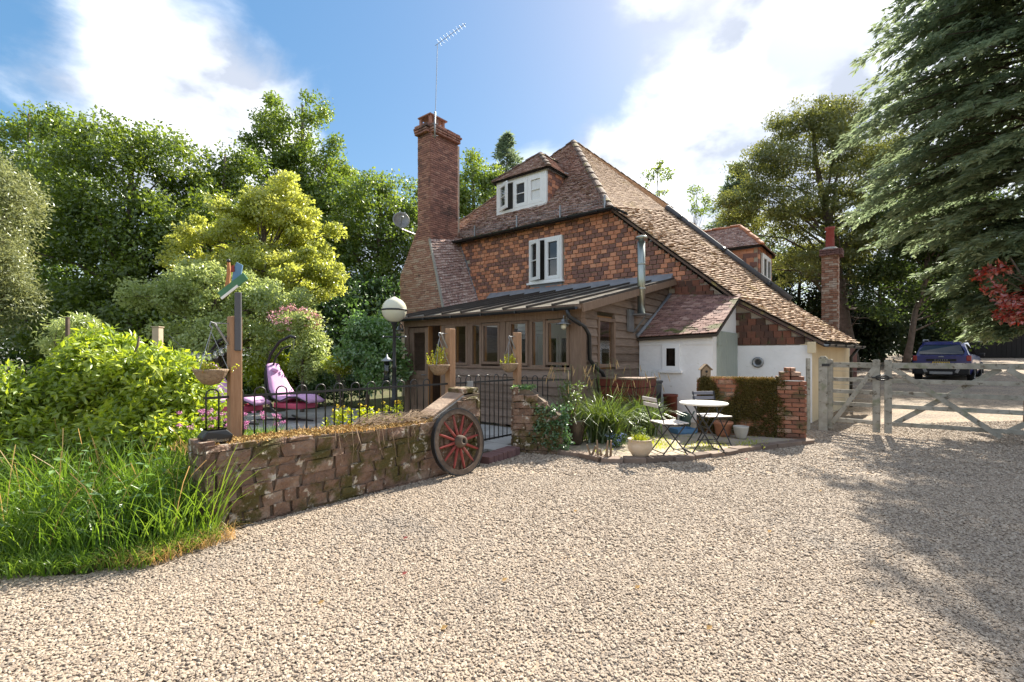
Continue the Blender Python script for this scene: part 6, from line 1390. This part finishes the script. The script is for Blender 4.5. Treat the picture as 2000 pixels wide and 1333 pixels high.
# near conifer at the right, feathery drooping sprays
def near_conifer():
    rng = np.random.default_rng(77); base = Vector((10.9, 9.6, gz_(10.9, 9.6))); t = thing('cypress', 'big feathery grey-green cypress overhanging the drive at the right', 'tree', base)
    Hh = 15.0; mb = MB().tube([(0, 0, -.2), (.1, 0, Hh * .5), (0, 0, Hh)], [.34, .2, .03], 10)
    A = []; X_ = []; Nn = []; Ln = []
    nb = 460
    for i in range(nb):
        f = .13 + .85 * (i + rng.random()) / nb; z = Hh * f; L_ = float(np.interp(z, [1.6, 2.4, 3.6, 4.6, 6.2, 8.7, 12, 15], [.8, 1.4, 2.0, 2.6, 3.4, 3.05, 1.8, .3])) * rng.uniform(.55, 1.08)
        an = rng.uniform(0, 6.283) if rng.random() < .45 else rng.uniform(2.2, 4.9)
        d = np.array([math.cos(an), math.sin(an), 0]); sd = np.array([-d[1], d[0], 0]); rise = rng.uniform(-.05, .55)
        def cv(q): return d * L_ * q + np.array([0, 0, z + L_ * (rise * q - (.30 + rise * .6) * q * q)])
        mb.tube([cv(0), cv(.4), cv(.8)], [.035, .022, .008], 4, False)
        ns = int(9 + L_ * 5)
        for k in range(ns):
            q = .18 + .82 * (k + rng.random()) / ns; c0 = cv(q); s = 1 if k % 2 else -1
            sl = L_ * .26 * (1.15 - q * .7) * rng.uniform(.6, 1.2); dr = d * .75 + sd * s * rng.uniform(.4, 1.0); dr /= np.linalg.norm(dr)
            m = 12
            for j in range(m):
                g = (j + rng.random()) / m; c = c0 + dr * sl * g + np.array([0, 0, -sl * .35 * g * g]) + rng.normal(size=3) * .035
                for s2 in (-1, 1):
                    ax = dr * .9 + (sd * s2 * .55 - d * 0) + np.array([0, 0, -.35]) + rng.normal(size=3) * .18
                    A.append(c); X_.append(ax); Nn.append(np.array([0, 0, 1.]) + rng.normal(size=3) * .5); Ln.append(rng.uniform(.09, .21))
    n = len(A); Ln = np.array(Ln); leaves_mesh('crown', np.array(A), np.array(X_), np.array(Nn), Ln, Ln * .30, 'leaf_conifer', t)
    mb.build('trunk', 'bark', t, smooth=True)
near_conifer()
# copper-leaved branch
cb = Vector((11.6, 9.1, gz_(11.6, 9.1)))
tree('copper_tree', 'small copper-red leaved tree reaching in under the cypress', 'tree', cb, [E3(1940, 545, 8.6, 38, 24), E3(1990, 600, 8.6, 34, 34), E3(2060, 600, 8.6, 60, 60), E3(1905, 510, 8.6, 16, 12)], 60, .15, 34, .085, 'leaf_copper', seed=71, tr=.07, limbs=40, aspect=.7)
# ------------------------------------------------------------------ near planting
lb_ = at(235, 5.5)
tree('laurel_bush', 'big glossy yellow-green laurel bush behind the grass beside the low wall', 'shrub', lb_, [E3(230, 740, 5.5, 110, 70), E3(320, 760, 5.3, 85, 80), E3(150, 800, 5.3, 95, 80), E3(290, 850, 5.1, 110, 60), E3(200, 690, 5.6, 60, 42), E3(375, 800, 5.2, 50, 75), E3(345, 860, 4.75, 50, 40)], 420, .16, 62, .080, 'leaf_bush', seed=81, tr=.06, limbs=60, aspect=.42, shell=.55, flat=.9)
tree('side_bush', 'leafy green bush at the left edge beside the tall grass', 'shrub', at(-20, 4.9), [E3(0, 820, 4.9, 90, 90), E3(60, 880, 4.7, 70, 70)], 130, .16, 60, .075, 'leaf_bush', seed=82, tr=.05, limbs=30, aspect=.45)
tree('pale_bush', 'pale willow-leaved bush behind the laurel beside a dark stake', 'shrub', at(150, 7), [E3(150, 650, 7, 48, 34), E3(110, 680, 7, 30, 30)], 40, .16, 90, .06, 'leaf_pale', seed=83, tr=.04, aspect=.3)
def stake(px, py, d, label, mat, w):
    p = P(px, 694, d); zt = P(px, py, d).z; t = thing('stake', label, 'stake', (p.x, p.y, 0)); MB().box(-w, w, -w, w, -.1, zt).build('shaft', mat, t, bevel=.004); MB().box(-w * 1.2, w * 1.2, -w * 1.2, w * 1.2, zt + .001, zt + .015).build('cap', mat, t)
stake(132, 622, 6.3, 'thin dark stake standing up out of the laurel bush', 'wheel_wood', .018); stake(308, 640, 7.2, 'short pale post behind the laurel bush', 'pale_timber', .05)
VERGE = [(-7.5, 1.9), (-4.6, 3.05), (-3.3, 3.22), (-2.62, 3.36), (-2.36, 3.9), (-2.50, 4.3), (-3.2, 5.2), (-6, 5.8), (-9, 4.5)]
MB().prism([Vector((x, y, -.03)) for x, y in VERGE], (0, 0, .042)).build('verge', 'soil', None, kind='structure')
def scatter(poly, n, rng, z=.02):
    xs = [p[0] for p in poly]; ys = [p[1] for p in poly]; out = []
    x = rng.uniform(min(xs), max(xs), n * 4); y = rng.uniform(min(ys), max(ys), n * 4); ok = in_poly(x, y, poly); return np.column_stack([x[ok], y[ok], np.full(ok.sum(), z)])[:n]
rng = np.random.default_rng(91)
GP = [(-5.2, 3.1), (-3.4, 3.24), (-2.62, 3.40), (-2.36, 3.85), (-2.58, 4.1), (-2.9, 4.9), (-5.2, 4.9)]
B = scatter(GP, 5400, rng); hh = .40 + .36 * np.clip((B[:, 1] - 3.2) / .7, 0, 1)
o = blades('tall_grass', B, hh, .55, .0125, 'leaf_grass', None, 'stuff', 92, 5); tag(o, 'tall lush green grass growing in front of the laurel bush', 'grass')
FP = [(-5.2, 2.86), (-3.3, 3.1), (-2.55, 3.26), (-2.30, 3.75), (-2.45, 3.85), (-2.7, 3.6), (-5.2, 3.3)]
B = scatter(FP, 3400, rng); o = blades('short_grass', B, .20, .8, .008, 'leaf_grass', None, 'stuff', 93, 4); tag(o, 'short green grass along the edge of the gravel by the low wall', 'grass')
B = scatter([(-3.0, 3.22), (-2.5, 3.30), (-2.22, 3.8), (-2.35, 3.95), (-2.6, 3.5)], 420, rng); o = blades('seeding_grass', B, .17, 1.0, .005, 'leaf_drygrass', None, 'stuff', 94, 4); tag(o, 'dry straw-coloured grass at the foot of the wall end', 'dry grass')
B = scatter(GP, 130, rng); o = blades('seed_stalks', B, .82, .35, .004, 'leaf_drygrass', None, 'stuff', 95, 4, tipw=1.6); tag(o, 'dry straw seed stalks standing among the tall green grass', 'dry grass')
def nettle(i, x, y, h, seed):
    rng = np.random.default_rng(seed); t = thing('nettle', 'nettle with paired toothed leaves among the tall grass', 'nettle', (x, y, .02), 0, 'nettles in the tall grass')
    lean = rng.normal(size=2) * .08; MB().tube([(0, 0, 0), (lean[0] * .4, lean[1] * .4, h * .5), (lean[0], lean[1], h)], [.006, .005, .002], 5).build('stem', 'leaf_grass', t)
    A = []; X_ = []; L_ = []
    for k in range(9):
        f = .15 + .85 * k / 8; an = k * 1.57 + rng.random()
        for s in (0, math.pi): A.append((lean[0] * f, lean[1] * f, h * f)); X_.append((math.cos(an + s), math.sin(an + s), -.25 + .5 * (f > .9))); L_.append(.13 * (1.15 - f * .75))
    A = np.array(A); L_ = np.array(L_); leaves_mesh('leaves', A, np.array(X_), np.tile([0, 0, 1.], (len(A), 1)) + rng.normal(size=(len(A), 3)) * .3, L_, L_ * .5, 'leaf_shrub', t, 'stuff')
q = scatter([(-4.6, 3.2), (-2.8, 3.4), (-2.6, 4.0), (-4.6, 4.3)], 26, rng)
for i, b in enumerate(q): nettle(i, b[0], b[1], rng.uniform(.45, .85), 200 + i)
# thrift in the raised bed
def thrift(px, py, d, seed, label):
    rng = np.random.default_rng(seed); p = P(px, py, d); p.z = .62; t = thing('thrift', label, 'flowers', p, 0)
    B = np.column_stack([rng.normal(size=420) * .10, rng.normal(size=420) * .08, np.full(420, .0)]); blades('grassy_leaves', B, .16, .7, .005, 'leaf_grass', t, 'stuff', seed, 3)
    for k in range(13):
        b = Vector((rng.normal() * .10, rng.normal() * .06, 0)); h = b + Vector((b.x * .9 + rng.normal() * .03, b.y * .6, rng.uniform(.14, .32))); s = MB().tube([b, h], [.003, .002], 4).build('flower_stalk', 'leaf_grass', t); C = np.array([h]); pp, ax, nr = leaf_cloud(rng, C, np.array([[0, 0, 1.]]), .024, 40, .8); leaves_mesh('flower_head', pp, ax, nr, .014, .011, 'flower_pink', s, 'stuff')
thrift(470, 800, 4.72, 301, 'clump of pink thrift flowers in the raised bed below the timber post'); thrift(425, 800, 4.75, 302, 'clump of pink thrift flowers at the near end of the raised bed'); thrift(520, 815, 4.95, 303, 'sparse clump of pink thrift flowers further along the raised bed')
def bed_weeds():
    rng = np.random.default_rng(310); B = np.array([wall_w(s, y, .62) for s, y in zip(rng.uniform(-.05, 3.0, 900), rng.uniform(.36, .75, 900))]); o = blades('bed_grass', B, .13, .8, .006, 'leaf_drygrass', None, 'stuff', 311, 3); tag(o, 'thin dry grass in the raised bed along the iron fence', 'dry grass')
    for k, s in enumerate((1.55, 1.95, 2.35)):
        p = wall_w(s, .62, .62); t = thing('yellow_flower_plant', 'leafy yellow-flowered plant in the raised bed by the iron fence', 'flowers', p, 0, 'yellow flowers in the raised bed'); C = np.column_stack([rng.normal(size=16) * .07, rng.normal(size=16) * .06, rng.uniform(.02, .22, 16)]); pp, ax, nr = leaf_cloud(rng, C, np.tile([0, 0, 1.], (16, 1)), .04, 14); leaves_mesh('leaves', pp, ax, nr, .05, .03, 'leaf_lime', t, 'stuff')
        C = np.column_stack([rng.normal(size=4) * .08, rng.normal(size=4) * .06, rng.uniform(.2, .3, 4)]); pp, ax, nr = leaf_cloud(rng, C, np.tile([0, 0, 1.], (4, 1)), .015, 10); leaves_mesh('petals', pp, ax, nr, .022, .02, 'flower_yellow', t, 'stuff')
bed_weeds()
# pendulous sedge by the garden room corner
def sedge(px, py, seed, h, n, r, label, heads=16):
    rng = np.random.default_rng(seed); p = gzp(px, py, ZP); t = thing('sedge', label, 'sedge', p)
    B = np.column_stack([rng.normal(size=n) * r, rng.normal(size=n) * r * .8, np.zeros(n)]); blades('leaves', B, h * .86, .66, .020, 'leaf_sedge', t, 'stuff', seed, 6, droop=.75)
    for k in range(heads):
        an = rng.uniform(0, 6.283); l = rng.uniform(.15, .5); b = Vector((rng.normal() * r * .5, rng.normal() * r * .5, 0)); hh = h * rng.uniform(.85, 1.22); top = b + Vector((math.cos(an) * l * .7, math.sin(an) * l * .7, hh)); tip = top + Vector((math.cos(an) * .12, math.sin(an) * .12, -.03)); end = tip + Vector((math.cos(an) * .04, math.sin(an) * .04, -.13))
        s = MB().tube([b, b.lerp(top, .5) + Vector((0, 0, .03)), top, tip], [.004, .003, .002, .002], 4, False).build('flower_stem', 'leaf_sedge', t); MB().tube([tip, tip.lerp(end, .5), end], [.003, .007, .003], 5).build('catkin', 'straw', s)
sedge(1180, 862, 401, 1.15, 560, .13, 'tall clump of pendulous sedge in the middle of the patio bed'); sedge(1108, 862, 402, 1.08, 330, .09, 'tall clump of pendulous sedge beside the dark glazed pot', 14); sedge(1250, 850, 403, 1.05, 400, .11, 'tall clump of pendulous sedge against the white lean-to wall', 14)
def leggy():
    rng = np.random.default_rng(410); t = thing('potted_shrub', 'leggy shrub with bare curved stem growing in the dark glazed pot', 'shrub', DPOT + Vector((0, 0, .37))); mb = MB(); tips = []
    for k in range(5):
        a = Vector((rng.normal() * .04, rng.normal() * .04, 0)); m = a + Vector((rng.normal() * .08 - .05, rng.normal() * .05, .22)); e = m + Vector((rng.normal() * .1, rng.normal() * .06, rng.uniform(.2, .42))); mb.tube([a, m, e], [.007, .005, .003], 5, False); tips += [m.lerp(e, f) for f in (.3, .6, .9, 1.0)]
    mb.build('stems', 'twig', t); C = np.array(tips); p, ax, nr = leaf_cloud(rng, C, np.tile([0, 0, 1.], (len(C), 1)), .09, 22); leaves_mesh('leaves', p, ax, nr, .055, .022, 'leaf_sedge', t, 'stuff')
    t = thing('pot_plant', 'fine green stems with pale shoots growing in the round cream pot', 'plant', CPOT + Vector((0, 0, .22))); n = 260; B = np.column_stack([rng.normal(size=n) * .06, rng.normal(size=n) * .06, np.zeros(n)]); blades('stems', B, .13, .8, .006, 'leaf_lime', t, 'stuff', 411, 3); C = np.column_stack([rng.normal(size=7) * .05, rng.normal(size=7) * .05, rng.uniform(.06, .2, 7)]); p, ax, nr = leaf_cloud(rng, C, np.tile([0, 0, 1.], (7, 1)), .05, 26); leaves_mesh('leaves', p, ax, nr, .05, .012, 'leaf_sedge', t, 'stuff')
    t = thing('blue_flowers', 'low mound of blue flowers at the foot of the tall sedge', 'flowers', gzp(1206, 872, ZP)); C = np.column_stack([rng.normal(size=24) * .10, rng.normal(size=24) * .06, rng.uniform(.03, .17, 24)]); p, ax, nr = leaf_cloud(rng, C, np.tile([0, 0, 1.], (24, 1)), .05, 30); leaves_mesh('leaves', p, ax, nr, .035, .018, 'leaf_dark', t, 'stuff'); p, ax, nr = leaf_cloud(rng, C + [0, -.02, .03], np.tile([0, -.5, 1.], (24, 1)), .05, 7); leaves_mesh('petals', p, ax, nr, .018, .016, 'flower_blue', t, 'stuff')
    t = thing('twig_bundle', 'bare twigs standing in the terracotta pot', 'twigs', TPOT + Vector((0, 0, .21))); mb = MB()
    for k in range(22): an = rng.uniform(0, 6.28); l = rng.uniform(.1, .3); mb.tube([(rng.normal() * .03, rng.normal() * .03, 0), (math.cos(an) * l * .5, math.sin(an) * l * .5, .12), (math.cos(an) * l, math.sin(an) * l, rng.uniform(.08, .2))], [.003, .002, .001], 3, False)
    mb.build('twigs', 'twig', t, kind='stuff')
    t = thing('cut_stump', 'cluster of cut dead shrub stumps at the patio edge left of the cream pot', 'stump', gzp(1172, 893, ZP)); mb = MB()
    for k in range(16):
        b = Vector((rng.uniform(-.12, .30), rng.normal() * .05, -.01)); h = rng.uniform(.08, .26); e = b + Vector((rng.normal() * .05, rng.normal() * .03, h)); MB().tube([b, b.lerp(e, .6), e], [.020, .014, .012], 6).build('stump_stem', 'twig', t) if k < 7 else mb.tube([b, e + Vector((rng.normal() * .12, rng.normal() * .05, -.08))], [.006, .003], 4, False)
    mb.build('dead_twigs', 'twig', t, kind='stuff')
leggy()
B = np.vstack([scatter(PATIO, 420, np.random.default_rng(420), .06), np.array([gzp(x, y, .06) for x, y in zip(np.random.default_rng(5).normal(1290, 14, 300), np.random.default_rng(6).normal(868, 6, 300))]), np.array([gzp(x, y, .06) for x, y in zip(np.random.default_rng(7).normal(1385, 26, 260), np.random.default_rng(8).normal(872, 5, 260))]), np.array([gzp(x, y, .06) for x, y in zip(np.random.default_rng(9).normal(1465, 14, 140), np.random.default_rng(10).normal(868, 4, 140))])])
o = blades('patio_weeds', B, .06, .8, .008, 'leaf_lime', None, 'stuff', 421, 3); tag(o, 'low green weeds and grass growing between the patio stones', 'weeds')
# fallen leaves on the drive
for k, (px, py) in enumerate([(787, 1053), (784, 1123), (1456, 898), (980, 1135), (1240, 1150), (1700, 1220), (620, 1180), (1120, 1000), (1500, 1040), (860, 1230), (1380, 1230), (1600, 960)]):
    p = gzp(px, py, .024); t = leaves_mesh('fallen_leaf', np.array([[0, 0, 0.]]), np.array([[.8, .4, .25]]), np.array([[.1, -.2, 1.]]), .045, .03, 'leaf_copper' if k < 3 else 'leaf_drygrass', None); t.location = p; tag(t, 'single fallen red-brown leaf lying on the gravel' if k < 3 else 'single fallen straw-brown leaf lying on the gravel', 'leaf', 'fallen leaves on the drive')
